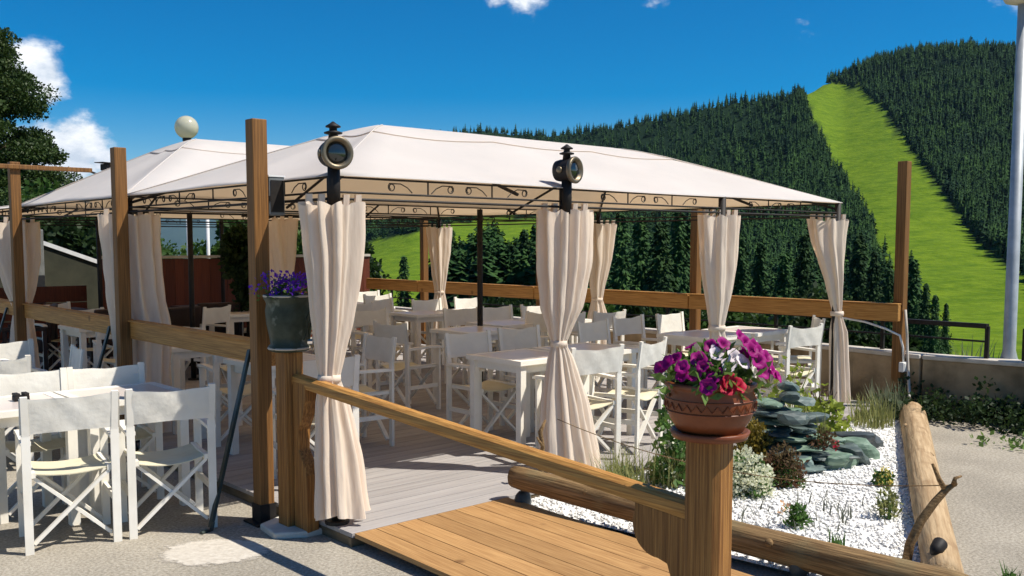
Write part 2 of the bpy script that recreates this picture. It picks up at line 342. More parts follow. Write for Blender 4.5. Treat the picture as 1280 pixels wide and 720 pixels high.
def inpoly(px, py, poly):
    px, py = np.asarray(px), np.asarray(py); c = np.zeros(px.shape, bool); n = len(poly)
    for i in range(n):
        x1, y1 = poly[i]; x2, y2 = poly[(i+1) % n]
        c ^= ((y1 > py) != (y2 > py)) & (px < (x2-x1)*(py-y1)/(y2-y1+1e-9)+x1)
    return c
def bear(x, y, z):
    dx, dy = x-CAM[0], y-CAM[1]; fa = np.maximum(dx*ahead[0]+dy*ahead[1], 1e-3); ri = dx*right[0]+dy*right[1]
    return 640+FPX*ri/fa, HOR+FPX*(1.7-z)/fa
SKI = [(994, 112), (1030, 108), (1066, 113), (1096, 136), (1122, 170), (1152, 210), (1182, 250), (1212, 290), (1242, 320), (1290, 352), (1400, 420), (1500, 520), (1200, 520), (1190, 452), (1180, 420), (1150, 385), (1120, 345), (1093, 300), (1070, 258), (1036, 205), (1012, 158)]
FIELD = [(430, 305), (470, 300), (520, 290), (560, 280), (672, 272), (700, 300), (712, 420), (380, 420), (400, 345)]
TU, TV = bear(TX, TY, TZ)
front = (np.abs(AZ) < R(60)) & (RS > 45)
meadow = (inpoly(TU, TV, SKI) | inpoly(TU, TV, FIELD))
forest = np.where(front & ~meadow, 1.0, 0.0)
idx = np.arange(na*nr).reshape(nr, na)
Q = np.stack([idx[:-1, :-1], idx[:-1, 1:], idx[1:, 1:], idx[1:, :-1]], -1).reshape(-1, 4)
Q = np.concatenate([Q, np.stack([idx[:-1, -1], idx[:-1, 0], idx[1:, 0], idx[1:, -1]], -1)])
M_hill = bpy.data.materials.new('hill_grass'); M_hill.use_nodes = True; t = M_hill.node_tree; n = t.nodes; l = t.links
pb = n['Principled BSDF']; pb.inputs['Roughness'].default_value = .95; pb.inputs['Specular IOR Level'].default_value = .05
at = n.new('ShaderNodeAttribute'); at.attribute_name = 'forest'
co = n.new('ShaderNodeTexCoord'); n1 = n.new('ShaderNodeTexNoise'); n1.inputs['Scale'].default_value = .11; n1.inputs['Detail'].default_value = 10; n1.inputs['Roughness'].default_value = .7
mpn = n.new('ShaderNodeMapping'); mpn.inputs['Scale'].default_value = (1, 1, 2.5); l.new(co.outputs['Object'], mpn.inputs[0]); l.new(mpn.outputs[0], n1.inputs['Vector'])
r1 = n.new('ShaderNodeValToRGB'); r1.color_ramp.elements[0].position = .30; r1.color_ramp.elements[1].position = .62
r1.color_ramp.elements[0].color = (.055, .115, .006, 1); r1.color_ramp.elements[1].color = (.135, .205, .012, 1); l.new(n1.outputs['Fac'], r1.inputs[0])
mxh = n.new('ShaderNodeMixRGB'); l.new(at.outputs['Fac'], mxh.inputs[0]); l.new(r1.outputs[0], mxh.inputs[1]); mxh.inputs[2].default_value = (.012, .028, .010, 1); l.new(mxh.outputs[0], pb.inputs['Base Color'])
bn = n.new('ShaderNodeBump'); bn.inputs['Strength'].default_value = .6; bn.inputs['Distance'].default_value = 1.5
n3 = n.new('ShaderNodeTexNoise'); n3.inputs['Scale'].default_value = .35; n3.inputs['Detail'].default_value = 6; l.new(co.outputs['Object'], n3.inputs['Vector']); l.new(n3.outputs['Fac'], bn.inputs['Height']); l.new(bn.outputs[0], pb.inputs['Normal'])
hills = struct(fast('hills', np.stack([TX, TY, TZ], -1).reshape(-1, 3), Q, M_hill, smooth=True))
fa_ = hills.data.attributes.new('forest', 'FLOAT', 'POINT'); fa_.data.foreach_set('value', forest.ravel().astype(np.float32))

def spruce_template(nb, seed, core=6):
    """a spruce of drooping branch blades round a dark core; unit height"""
    r = np.random.default_rng(seed); V = []; F = []
    for i in range(nb):
        t = ((i+r.random())/nb)**1.15; z = .05+.93*t; Ln = (.205*(1-t)**.85+.014)*(.65+.55*r.random()); a = i*2.39996+r.normal()*.4
        wd = Ln*.34+.010; dz = -Ln*(.10+.45*r.random())+.02; ca, sa = math.cos(a), math.sin(a); tl = r.normal()*.5*wd; o = len(V)
        V += [(0, 0, z+.035), (ca*Ln*.55-sa*wd, sa*Ln*.55+ca*wd, z+.012+dz*.4+tl), (ca*Ln, sa*Ln, z+dz), (ca*Ln*.55+sa*wd, sa*Ln*.55-ca*wd, z+.012+dz*.4-tl)]
        F.append((o, o+1, o+2)); F.append((o, o+2, o+3))
    o = len(V); V.append((0, 0, .99))
    for k in range(core): V.append((.085*math.cos(6.283*k/core), .085*math.sin(6.283*k/core), .03))
    for k in range(core): F.append((o, o+1+k, o+1+(k+1) % core))
    return np.array(V), np.array(F)
T_far = [spruce_template(34, s) for s in range(6)]; T_mid = [spruce_template(120, 20+s) for s in range(5)]
PV, PF = [], []; off = 0
NT = 38000
Us = rng.uniform(-60, 1420, NT); NB = 420; Us[:NB] = rng.uniform(546, 716, NB); rr_ = np.exp(np.log(120)+rng.random(NT)**.8*np.log(1350/120)); rr_[:NB] = rng.uniform(95, 200, NB); Us[NB:NB+7500] = rng.uniform(985, 1420, 7500); rr_[NB:NB+7500] = rng.uniform(380, 1120, 7500); azt = np.arctan((Us-640)/FPX)
X_ = CAM[0]+rr_*(np.cos(azt)*ahead[0]+np.sin(azt)*right[0]); Y_ = CAM[1]+rr_*(np.cos(azt)*ahead[1]+np.sin(azt)*right[1]); Z_ = terrain_z(X_, Y_)
tu, tv = bear(X_, Y_, Z_)
hgt = rng.uniform(6.5, 12, NT)*np.where(rng.random(NT) < .2, .75, 1)*np.where(rng.random(NT) < .12, 1.2, 1)
tvtop = tv-hgt*FPX/rr_
skl = np.interp(tu, SKY_U, SKY_V)
dens = np.where(rr_ < 330, rng.random(NT) < .55, True)
ok = dens & ~(inpoly(tu, tv, SKI)) & ~inpoly(tu, tv, FIELD) & ~((rr_ < 420) & inpoly(tu, tvtop+4, SKI) & (rng.random(NT) < .93)) & ~((rr_ < 260) & (tu < 700) & (tu > 400)) & ~((rr_ < 200) & (tu > 1180))
ok[:NB] = True; band_top = 296+10*np.sin(tu[:NB]*.09)+14*rng.random(NB)+(rng.random(NB) < .12)*-14; hgt[:NB] = np.clip(1.7-rr_[:NB]*(band_top-HOR)/FPX-Z_[:NB], 4, 30); ok &= tu > 290
ok &= ~((tu > 1150) & (rr_ < 330) & inpoly(tu, tvtop-8, SKI))
for i in np.where(ok)[0]:
    V, F = (T_mid[i % 5] if rr_[i] < 260 else T_far[i % 6])
    h = hgt[i]; a = rng.random()*6.28; c, s_ = math.cos(a), math.sin(a); ww = h*(1.0+.5*rng.random())
    P = np.stack([X_[i]+(V[:, 0]*c-V[:, 1]*s_)*ww, Y_[i]+(V[:, 0]*s_+V[:, 1]*c)*ww, Z_[i]-.3+V[:, 2]*h], -1)
    PV.append(P); PF.append(F+off); off += len(P)
wood_o = fast('spruce_forest', np.concatenate(PV), np.concatenate(PF), M_spruce); wood_o['kind'] = 'stuff'; tag(wood_o, 'dark spruce forest covering the hillsides round the grass slope', 'forest')
print('forest trees', int(ok.sum()), 'tris', sum(len(f) for f in PF))

# far mountain
mv = []; mf = []; nm = 60
for i in range(nm+1):
    uu = -700+1500*i/nm; az = math.atan((uu-640)/FPX); rm = 14000
    el = {0: 0}.get(-1, 0); vv = 262+26*math.sin(uu*.011+2.1)+9*math.sin(uu*.05)+(uu-200)*.05
    for q, (rk, vk) in enumerate(((10500, 330), (12200, (vv+318)/2), (rm, vv), (15500, 330))):
        px = CAM[0]+rk*(math.cos(az)*ahead[0]+math.sin(az)*right[0]); py = CAM[1]+rk*(math.cos(az)*ahead[1]+math.sin(az)*right[1])
        mv.append((px, py, 1.7-rk*math.cos(az)*(vk+6*math.sin(uu*.09+q*2)-HOR)/FPX))
for i in range(nm):
    for q in range(3): mf.append((i*4+q, (i+1)*4+q, (i+1)*4+q+1, i*4+q+1))
M_mount = mat('far_forest', (.03, .05, .035), (.05, .075, .05), rough=1, scale=.004, spec=0)
mo = fast('mountain', mv, mf, M_mount, smooth=True); struct(mo)

# ------------------------------------------------------------------ ground, deck, ramp
g = MB().add([(-90, -90, 0), (6.62, -90, 0), (6.62, 17, 0), (-90, 17, 0)], [(0, 1, 2, 3)]).build('ground', M_asphalt); struct(g)
M_patch = mat('worn_cement', (.62, .57, .49), (.47, .42, .35), rough=.95, scale=30, bump=.3, bscale=90)
def _worn():
    t = M_patch.node_tree; n = t.nodes; l = t.links; co = n.new('ShaderNodeTexCoord'); ln = n.new('ShaderNodeVectorMath'); ln.operation = 'LENGTH'; l.new(co.outputs['Object'], ln.inputs[0])
    q = n.new('ShaderNodeTexNoise'); q.inputs['Scale'].default_value = 9; q.inputs['Detail'].default_value = 10; q.inputs['Roughness'].default_value = .75; l.new(co.outputs['Object'], q.inputs['Vector'])
    a = n.new('ShaderNodeMath'); a.operation = 'MULTIPLY_ADD'; l.new(q.outputs['Fac'], a.inputs[0]); a.inputs[1].default_value = .34; l.new(ln.outputs['Value'], a.inputs[2])
    r = n.new('ShaderNodeMapRange'); r.inputs['From Min'].default_value = .40; r.inputs['From Max'].default_value = .45; r.inputs['To Min'].default_value = 1; r.inputs['To Max'].default_value = 0; l.new(a.outputs[0], r.inputs[0]); l.new(r.outputs[0], n['Principled BSDF'].inputs['Alpha'])
_worn()
cp = MB().add([(-.4, -.4, 0), (.4, -.4, 0), (.4, .4, 0), (-.4, .4, 0)], [(0, 1, 2, 3)]).build('cement_patch', M_patch, None, loc=(-.66, .21, .004)); cp.rotation_euler = (0, 0, R(-42)); cp.scale = (1.12, .86, 1); struct(cp)
DZ = .08
deck = sempty('deck')
bw = .142
ny = int((9.4+.24)/bw)
for i in range(ny):
    y = -.24+bw*(i+.5); cut = [-.05, 2.15+(i % 2)*1.1, 4.6+(i % 3)*.3, 6.32]
    for a, b in zip(cut[:-1], cut[1:]):
        MB().box(((a+b)/2, y, DZ-.0125), (b-a-.004, bw-.007, .025)).build('board', M_deck, deck)
for nm_, c, d in (('edge_beam', (-.03, 4.55, .026), (.03, 9.5, .052)), ('edge_beam', (3.1, -.215, .026), (6.3, .03, .052))):
    MB().box(c, d).build(nm_, M_deckx, deck)
ramp = sempty('ramp')
nb = 8; rw = 1.15/nb
for i in range(nb):
    x = -.04+rw*(i+.5); MB().bar((x, -.245, DZ-.012), (x, -2.45, .034), rw-.006, .026).build('board', M_ramp, ramp)
for x in (.12, .98):
    MB().bar((x, -.25, .034), (x, -2.2, .006), .045, .04).build('stringer', M_deckx, ramp)
for y in (-.9, -1.6):
    MB().box((.50, y, .018), (.95, .05, .036)).build('support', M_deckx, ramp)

# ------------------------------------------------------------------ gazebos
A_, WID = 1.852, 3.1035
EZ = 2.085
def canopy_z(t, rise):
    return EZ + rise*np.interp(t, [0, .2, .45, .7, .9, 1], [0, .215, .49, .755, .935, 1.0])
def canopy(name, x0, x1, y0, y1, rise, t0, t1, lift, parent, rx, sag=.035):
    hy = (y1-y0)/2; NTt = 14; ns = 18; V = []; F = []
    for i in range(NTt+1):
        t = t0+(t1-t0)*i/NTt; ix, iy = rx*t, hy*t*.985; z = float(canopy_z(t, rise))+lift
        cs = [(x0+ix, y0+iy), (x1-ix, y0+iy), (x1-ix, y1-iy), (x0+ix, y1-iy)]
        for k in range(4):
            (ax, ay), (bx, by) = cs[k], cs[(k+1) % 4]
            for j in range(ns):
                s = j/ns; nb_ = 3 if k % 2 == 0 else 2
                sg = -sag*abs(math.sin(math.pi*s*nb_))*math.sin(math.pi*min(1, t*1.05))**.8 
                V.append((ax+(bx-ax)*s, ay+(by-ay)*s, z+sg+.004*math.sin(9*s+5*t+k)))
    m = 4*ns
    for i in range(NTt):
        for k in range(m): F.append((i*m+k, i*m+(k+1) % m, (i+1)*m+(k+1) % m, (i+1)*m+k))
    if t1 >= 1:
        o = NTt*m; F2 = [tuple(o+k for k in range(m))]
    else: F2 = []
    mb = MB(); mb.v = V; mb.f = F+F2
    ob = mb.build(name, M_roof, parent, smooth=True); so = ob.modifiers.new('thick', 'SOLIDIFY'); so.thickness = .003
    return ob
def gazebo(label, x0, x1, y0, y1, rise, posts, sides, rx):
    gz = thing('gazebo', label, 'gazebo', group='black iron gazebos with white canopies over the terrace')
    canopy('canopy', x0-.03, x1+.03, y0-.03, y1+.03, rise, 0, .86, 0, gz, rx)
    canopy('vent_canopy', x0-.03, x1+.03, y0-.03, y1+.03, rise, .76, 1.0, .008, gz, rx)
    for ax_, ay_, bx_, by_ in ((x0-.03, y0-.03, x0-.03+rx, (y0+y1)/2), (x1+.03, y0-.03, x1+.03-rx, (y0+y1)/2), (x1+.03, y1+.03, x1+.03-rx, (y0+y1)/2), (x0-.03, y1+.03, x0-.03+rx, (y0+y1)/2)):
        MB().tube([(ax_+(bx_-ax_)*t, ay_+(by_-ay_)*t*.985, float(canopy_z(t, rise))+(.010 if t > .75 else .002)) for t in np.linspace(0, 1, 15)], .005, 5).build('seam', M_roof, gz, smooth=True)
    for px, py, hz in posts:
        pst = MB().tube([(px, py, DZ), (px, py, hz)], .031, 10).build('post', M_iron, gz, smooth=True)
        MB().tube([(px, py, DZ), (px, py, DZ+.02)], .07, 12).build('base_plate', M_iron, pst)
    # rafters
    hy = (y1-y0)/2; cxs = (x0+x1)/2
    for (ex, ey, rx_, ry_) in [(x0, y0, x0+rx, y0+hy), (x1, y0, x1-rx, y0+hy), (x1, y1, x1-rx, y1-hy), (x0, y1, x0+rx, y1-hy)] + [(x, y, x, y0+hy) for x in (x0+rx, x1-rx) for y in (y0, y1)]:
        MB().tube([(ex+(rx_-ex)*t, ey+(ry_-ey)*t, float(canopy_z(t, rise))-.06) for t in (0, .2, .45, .7, .9, 1)], .012, 6).build('rafter', M_iron, gz)
    MB().tube([(x0+rx, y0+hy, EZ+rise-.065), (x1-rx, y0+hy, EZ+rise-.065)], .014, 6).build('ridge_bar', M_iron, gz)
    for (ax, ay, bx, by, bays) in sides:
        a = Vector((ax, ay, 0)); b = Vector((bx, by, 0)); d = (b-a); Ln = d.length; d.normalize()
        for z, r_, nme in ((EZ-.008, .007, 'top_bar'), (EZ-.092, .007, 'lower_bar'), (EZ-.13, .009, 'curtain_rod')):
            MB().tube([a+Vector((0, 0, z)), b+Vector((0, 0, z))], r_, 6).build(nme, M_iron, gz)
        bl = Ln/bays
        for k in range(bays):
            s0 = k*bl
            def P(s, z): return a+d*(s0+s)+Vector((0, 0, EZ-.05+z))
            for s in (0.0, bl*.36, bl*.64):
                MB().tube([P(s+.01, .04), P(s+.01, -.04)], .0055, 5).build('baluster', M_iron, gz)
            for sc, sg in ((.22*bl, 1), (.46*bl, -1), (.54*bl, 1), (.80*bl, -1)):
                pts = []
                for j in range(15):
                    an = j/14*2*math.pi*1.35; q = .026*(1-.45*j/14); pts.append(P(sc+sg*q*math.cos(an+2.2), q*math.sin(an+2.2)))
                pts = pts[::-1]+[P(sc+sg*(.03+.12*q), .022-.055*q+.02*math.sin(3*q)) for q in (.3, .7, 1.0)]
                MB().tube(pts, .0035, 5, cap=False).build('scroll', M_iron, gz)
    return gz
X1, Y1, Y2 = 3*A_, WID, 2*WID
po1 = [(i*A_, 0, EZ-.0) for i in range(4)] + [(i*A_, Y1, EZ-.02) for i in range(4)]
gz1 = gazebo('nearest black iron gazebo with long white canopy beside the ramp', 0, X1, 0, Y1, .525, po1, [(0, 0, X1, 0, 3), (0, Y1, 0, 0, 2), (X1, 0, X1, Y1, 2), (0, Y1, X1, Y1, 3)], 1.42)
po2 = [(i*A_, Y2, EZ-.02) for i in range(4)]
gz2 = gazebo('farther gazebo whose white canopy rises behind the wooden corner post', 0, X1, Y1+.05, Y2, .66, po2, [(0, Y2, 0, Y1+.06, 2), (X1, Y1+.06, X1, Y2, 2), (0, Y2, X1, Y2, 3)], 1.3)

Y3 = 3*WID
gz3 = gazebo('farthest gazebo whose canopy peeps out at the left edge', 0, X1, Y2+.05, Y3, .20, [(i*A_, Y3, EZ-.02) for i in range(4)], [(0, Y3, 0, Y2+.06, 2), (X1, Y2+.06, X1, Y3, 2), (0, Y3, X1, Y3, 3)], 1.3)

# ------------------------------------------------------------------ curtains
def curtain(label, c, prof, rz=0.0, pleats=9, seed=1, tabs=5, ztop=1.925, band=None):
    """prof: (z, half width, half depth, shift along, shift across)"""
    r = np.random.default_rng(seed); ob = thing('curtain', label, 'curtain', (c[0], c[1], 0), rz, 'cream curtains tied to the gazebo posts')
    n = 96; V = []; F = []; zs = [p[0] for p in prof][::-1]
    K = 46; z0, z1 = prof[-1][0], prof[0][0]; ph = r.random(4)*6
    P = np.array(prof[::-1])
    for i in range(K+1):
        z = z0+(z1-z0)*i/K
        hw, hd, sx, sy = [np.interp(z, P[:, 0], P[:, q]) for q in (1, 2, 3, 4)]
        for k in range(n):
            t = 2*math.pi*k/n
            amp = .15+.11*min(1, hw/.16)
            cc = math.cos(pleats*(t+.16*math.sin(2*t+ph[2]))+ph[0]+.8*math.sin(z*2.2+ph[1]))
            pl = amp*(cc if cc > 0 else -abs(cc)**.6)+.07*math.cos((pleats+4)*t+ph[2]+z*1.7)+.07*math.sin(2*t+3*z+ph[3])+.045*math.cos((2*pleats+3)*t+ph[1]-2.3*z)+.03*math.sin(5*t+9*z+ph[0])*math.sin(13*z+3*t)
            if i == 0: zz = z+.012*math.sin(3*t+ph[1])
            else: zz = z
            q = 1+pl
            V.append((sx+hw*q*math.cos(t), sy+hd*q*math.sin(t), zz+(.012*math.cos(pleats*t+ph[0]) if i == K else 0)))
    for i in range(K):
        for k in range(n): F.append((i*n+k, i*n+(k+1) % n, (i+1)*n+(k+1) % n, (i+1)*n+k))
    mb = MB(); mb.v = V; mb.f = F; mb.build('drape', M_curt, ob, smooth=True)
    hw, hd, sx, sy = prof[0][1:]
    for k in range(tabs):
        x = sx+hw*(-.9+1.8*k/(tabs-1)); 
        MB().bar((x, -.018, ztop-.03), (x+.004, -.018, ztop+.052), .034, .004, up=(0, 1, 0)).bar((x, .018, ztop-.03), (x+.004, .018, ztop+.052), .034, .004, up=(0, 1, 0)).bar((x+.004, -.02, ztop+.052), (x+.004, .02, ztop+.052), .034, .004).build('tab', M_curt, ob)
    if band:
        z, hw, hd, sx, sy = band
        m = MB(); m.lathe([(1.0, -.022), (1.06, 0), (1.0, .022)], 24, Matrix.Translation((sx, sy, z)) @ Matrix.Diagonal((hw, hd, 1, 1)))
        m.build('tieback', M_curt, ob, smooth=True)
    return ob
T = 1.925
curtain('large cream curtain on the gazebo corner post left of the ramp', (0, 0), [(T, .155, .085, .005, -.01), (1.6, .132, .085, .005, -.01), (1.25, .098, .07, -.01, -.01), (1.0, .062, .05, -.03, -.01), (.93, .05, .045, -.035, -.01), (.8, .08, .06, -.02, -.01), (.5, .115, .075, .005, -.02), (.135, .135, .085, .02, -.04)], R(-20), 9, 3, band=(.93, .064, .056, -.035, -.01))
curtain('cream curtain hanging from the post with the second lantern', (A_, 0), [(T, .165, .075, .005, 0), (1.55, .152, .085, .0, 0), (1.25, .118, .08, -.01, 0), (1.08, .066, .055, -.025, 0), (1.0, .044, .042, -.03, 0), (.9, .075, .055, -.015, 0), (.6, .14, .08, .02, 0), (.105, .20, .10, .055, -.02)], R(-25), 11, 8, band=(1.0, .056, .052, -.03, 0))
curtain('cream curtain on the third post, behind the terracotta pot flowers', (2*A_, 0), [(T, .15, .07, -.02, 0), (1.5, .13, .075, -.02, 0), (1.25, .095, .065, -.02, 0), (1.0, .052, .045, -.03, 0), (.8, .075, .05, 0, 0), (.2, .12, .07, .02, 0)], R(-25), 8, 12, band=(1.0, .072, .06, -.03, 0))
curtain('cream curtain swept aside on the rightmost gazebo post', (3*A_, 0), [(T, .17, .065, -.10, 0), (1.7, .145, .065, -.085, 0), (1.35, .085, .055, -.02, 0), (1.03, .035, .04, .02, 0), (.85, .075, .05, .045, 0), (.5, .085, .05, .06, 0), (.16, .095, .055, .075, 0)], R(-35), 7, 15, band=(1.03, .06, .06, .02, 0))
curtain('cream curtain on the near row right behind the lantern curtain', (3*A_, Y1), [(T, .17, .07, .03, 0), (1.5, .125, .07, .03, 0), (1.2, .085, .06, -.01, 0), (1.03, .055, .05, -.01, 0), (.85, .10, .055, .0, 0), (.2, .15, .07, .0, 0)], R(-30), 8, 18, band=(1.03, .066, .06, -.01, 0))
curtain('small far cream curtain in front of the green fields', (3*A_, Y2), [(T, .155, .065, 0, 0), (1.6, .14, .065, .0, 0), (1.25, .10, .06, .0, 0), (1.0, .06, .05, .0, 0), (.8, .09, .05, .0, 0), (.2, .14, .07, .0, 0)], R(-35), 8, 21, band=(1.0, .07, .06, 0, 0))
curtain('wide cream curtain behind the second wooden post on the left', (0, Y1), [(T, .19, .09, .0, 0), (1.6, .175, .09, .02, 0), (1.3, .18, .10, .04, 0), (1.0, .19, .10, .08, 0), (.7, .17, .09, .08, 0), (.16, .16, .09, .08, 0)], R(-30), 9, 25)
curtain('cream curtain at the left edge behind the leftmost wooden post', (0, Y2), [(T, .19, .09, -.04, 0), (1.5, .17, .09, -.03, 0), (1.2, .12, .08, -.01, 0), (1.0, .07, .055, -.0, 0), (.8, .10, .06, .0, 0), (.2, .13, .08, .0, 0)], R(-30), 8, 29, band=(1.0, .08, .065, 0, 0))
curtain('narrow cream curtain half hidden behind the wooden corner post', (1.55, Y1+.45), [(T, .17, .07, -.02, 0), (1.5, .12, .07, .02, 0), (1.1, .075, .055, .05, 0), (.95, .05, .05, .06, 0), (.7, .08, .05, .05, 0), (.2, .1, .06, .05, 0)], R(-35), 7, 33, band=(.95, .06, .06, .06, 0))
MB().tube([(1.2, Y1+.45, 1.955), (1.9, Y1+.45, 1.955)], .009, 6).build('curtain_rod', M_iron, gz2)

# ------------------------------------------------------------------ carriage lanterns on the posts
def lantern(label, c, face):
    o = thing('carriage_lantern', label, 'lantern', c, face, 'old carriage lanterns on the gazebo posts')      # local +x is the lens side
    Mx = Matrix.Rotation(R(90), 4, 'Y')
    MB().tube([(0, 0, -.30), (0, 0, -.06)], .036, 12).build('bracket', M_iron, o, smooth=True)
    MB().lathe([(.045, -.085), (.07, -.075), (.077, -.04), (.077, .045), (.082, .055)], 28, Mx).build('drum', M_iron, o, smooth=True)
    rim = MB().lathe([(.064, .05), (.090, .052), (.093, .072), (.086, .082), (.068, .078), (.066, .06)], 32, Mx).build('rim', M_brass, o, smooth=True)
    MB().lathe([(.067, .058), (.045, .068), (.015, .073)], 28, Mx).build('lens', M_lens, rim, smooth=True)
    MB().lathe([(.03, .07), (.026, .105), (.05, .11), (.052, .118), (.022, .128), (.022, .142), (.042, .146), (.043, .153), (.018, .168), (.006, .178)], 20).build('chimney', M_iron, o, smooth=True)
    for s in (-1, 1):
        MB().lathe([(.018, 0), (.024, .008), (.012, .012)], 12, Matrix.Translation((-.01, s*.075, 0)) @ Matrix.Rotation(R(-90*s), 4, 'X')).build('side_boss', M_brass, o, smooth=True)
    return o
ld = math.degrees(math.atan2(CAM[1], CAM[0]))
lantern('round carriage lantern with dark lens above the left curtain', (0.0, -.02, 2.205), R(-103))
lantern('round carriage lantern turned right above the second curtain', (A_+.0, -.03, 2.205), R(-78))

# ------------------------------------------------------------------ wooden posts and rails
def wpost(label, x, y, h, s=.095, base=0.0, m=M_post, shoe=True, rz=0.0):
    o = thing('wooden_post', label, 'post', (x, y, base), rz, 'tall square wooden posts round the terrace')
    MB().box((0, 0, (h-base)/2), (s, s, h-base)).build('shaft', m, o, bevel=.006)
    if shoe:
        MB().box((0, 0, .06), (s+.012, s+.012, .12)).build('shoe', M_iron, o)
        MB().box((0, 0, .006), (s+.09, s+.09, .012)).build('foot_plate', M_iron, o.children[-1])
    return o
wpost('tall brown wooden corner post beside the violet flower pot', -.175, .555, 2.435)
wpost('second tall wooden post along the left rail', -.12, 2.96, 2.45)
wpost('leftmost tall wooden post carrying the thin crossbeam', -.12, 5.85, 2.52)
wpost('rightmost tall wooden post where the back rail ends', 6.47, -.20, 2.52, .10, 0, M_woodx and M_post, False)
wpost('wooden post of the back rail beside the third curtain', 6.47, 2.35, 2.5, .10, 0, M_post, False)
wpost('wooden post of the back rail hidden behind the lantern curtain', 6.47, 5.05, 2.5, .10, 0, M_post, False)
wpost('far wooden post of the back rail beside the small far curtain', 6.47, 7.80, 2.5, .10, 0, M_post, False)
fr = thing('front_rail', 'heavy wooden beam rail behind the left outdoor tables', 'railing', (-.06, 0, 0))
for a, b, z in ((.60, 2.91, 1.0), (3.01, 5.80, 1.0), (5.90, 9.2, 1.0)):
    bmo = MB().box((0, (a+b)/2, z+.015), (.06, b-a, .135)).build('beam', M_raily, fr, bevel=.008)
    MB().box((-.004, (a+b)/2, z+.0895), (.085, b-a, .012)).build('capping', M_raily, bmo, bevel=.003)
br = thing('back_rail', 'long wooden beam rail across the far side of the terrace', 'railing', (6.36, 0, 0))
for a, b in ((-.25, 2.345), (2.355, 5.045), (5.055, 7.795), (7.805, 9.3)):
    bmo = MB().box((0, (a+b)/2, 1.005), (.06, b-a-.004, .165)).build('beam', M_raily, br, bevel=.008)
    MB().box((.0, (a+b)/2, 1.0965), (.08, b-a-.004, .014)).build('capping', M_raily, bmo, bevel=.003)
# braces
def brace(label, a, b):
    o = thing('iron_brace', label, 'brace', b, 0, 'dark green iron braces holding the left rail')
    A = Vector(a)-Vector(b)
    MB().bar((0, 0, .02), A, .018, .034, up=(0, 1, 0)).build('strut', M_green, o)
    MB().tube([(.012, -.004, .05), (.002, -.004, .0), (-.04, -.02, .008), (-.075, -.035, .006)], .013, 6).build('foot_hook', M_green, o)
    return o
brace('green iron brace slanting to the ground at the corner post', (-.10, .85, 1.03), (-.50, .60, 0))
brace('green iron brace on the rail near the second wooden post', (-.10, 3.33, 1.02), (-.50, 3.05, 0))
brace('green iron brace on the rail near the leftmost post', (-.10, 6.40, 1.02), (-.50, 6.1, 0))
# thin crossbeam with spotlight
cb = thing('crossbeam', 'thin weathered timber crossbeam fixed to the leftmost post', 'beam', (0, 0, 0))
MB().bar((-1.2, 5.79, 2.47), (.62, 5.79, 2.47), .04, .045).build('timber', M_post, cb, bevel=.006)
sp = thing('spotlight', 'small black spotlight at the end of the thin crossbeam', 'spotlight', (.74, 5.79, 2.48))
MB().box((0.04, 0, .03), (.11, .09, .07), .4).build('housing', M_iron, sp, bevel=.008); MB().box((.02, -.02, .075), (.19, .13, .008), .4).build('visor', M_iron, sp)
MB().tube([(-.14, 0, -.02), (-.06, 0, -.05), (.02, 0, -.02)], .012, 6).build('bracket', M_iron, sp)
sb = thing('speaker', 'grey upright box speaker mounted behind the wooden corner post', 'speaker', (-.085, .56, 1.87))
MB().box((.02, 0, .115), (.105, .08, .23)).build('cabinet', M_grey, sb, bevel=.006); MB().box((.02, -.043, .115), (.085, .004, .19)).build('grille', M_iron, sb); MB().box((.02, 0, .235), (.112, .088, .01)).build('top_cap', M_wplast, sb)
MB().bar((-.04, -.05, .1), (.0, -.0, .1), .02, .03).build('bracket', M_iron, sb)

# ------------------------------------------------------------------ ramp handrail
hr = thing('handrail', 'sloping wooden handrail running down beside the ramp', 'handrail', (-.10, 0, 0))
p0, p1 = Vector((0, .27, .905)), Vector((0, -2.62, .728))
sec = [(-.034, -.03), (.034, -.03), (.04, -.008), (.036, .022), (.018, .036), (-.018, .036), (-.036, .022), (-.04, -.008)]
mb = MB(); d = (p1-p0).normalized(); up_ = Vector((1, 0, 0)).cross(d)*-1
up_ = up_ if up_.z > 0 else -up_
vv = []
for q in (p0, p1): vv += [q+Vector((1, 0, 0))*a+up_*b for a, b in sec]
mb.add(vv, [tuple(range(8)), tuple(range(15, 7, -1))]+[(i, 8+i, 8+(i+1) % 8, (i+1) % 8) for i in range(8)]).build('rail', M_raily, hr)
def arcp(cy, cz, r, a0, a1, n=10): return [(cy+r*math.cos(R(a0+(a1-a0)*i/n)), cz+r*math.sin(R(a0+(a1-a0)*i/n))) for i in range(n+1)]
MB().prism([(-2.64, .05), (-2.64, .700), (-2.37, .716)]+arcp(-2.475, .635, .115, 25, -95, 14)+[(-2.53, .51), (-2.545, .47), (-2.545, .05)], 'x', -.035, .035).build('lower_bracket', M_pale, hr, bevel=.006)
MB().prism([(.245, .70), (.245, .905), (.10, .895), (.10, .80), (.13, .70), (.18, .62), (.19, .50), (.12, .42), (.10, .36), (.10, .0), (.245, 0)], 'x', -.04, .04).build('upper_bracket', M_pale, hr, bevel=.006)
hp = thing('handrail_post', 'short wooden handrail post carrying the green urn', 'post', (-.12, .31, 0))
MB().box((0, 0, .535), (.12, .12, 1.07)).build('shaft', M_pale, hp, bevel=.008)
pad = []
struct(MB().prism([(-.30, .20), (-.14, .10), (.06, .09), (.10, .22), (.07, .44), (-.12, .50), (-.27, .43)], 'z', -.01, .035).build('concrete_footing', M_cement, None, bevel=.012))
lp = thing('newel_post', 'thick weathered wooden post carrying the terracotta flower pot', 'post', (-.10, -2.69, 0), R(8))
s = .07; c_ = .022
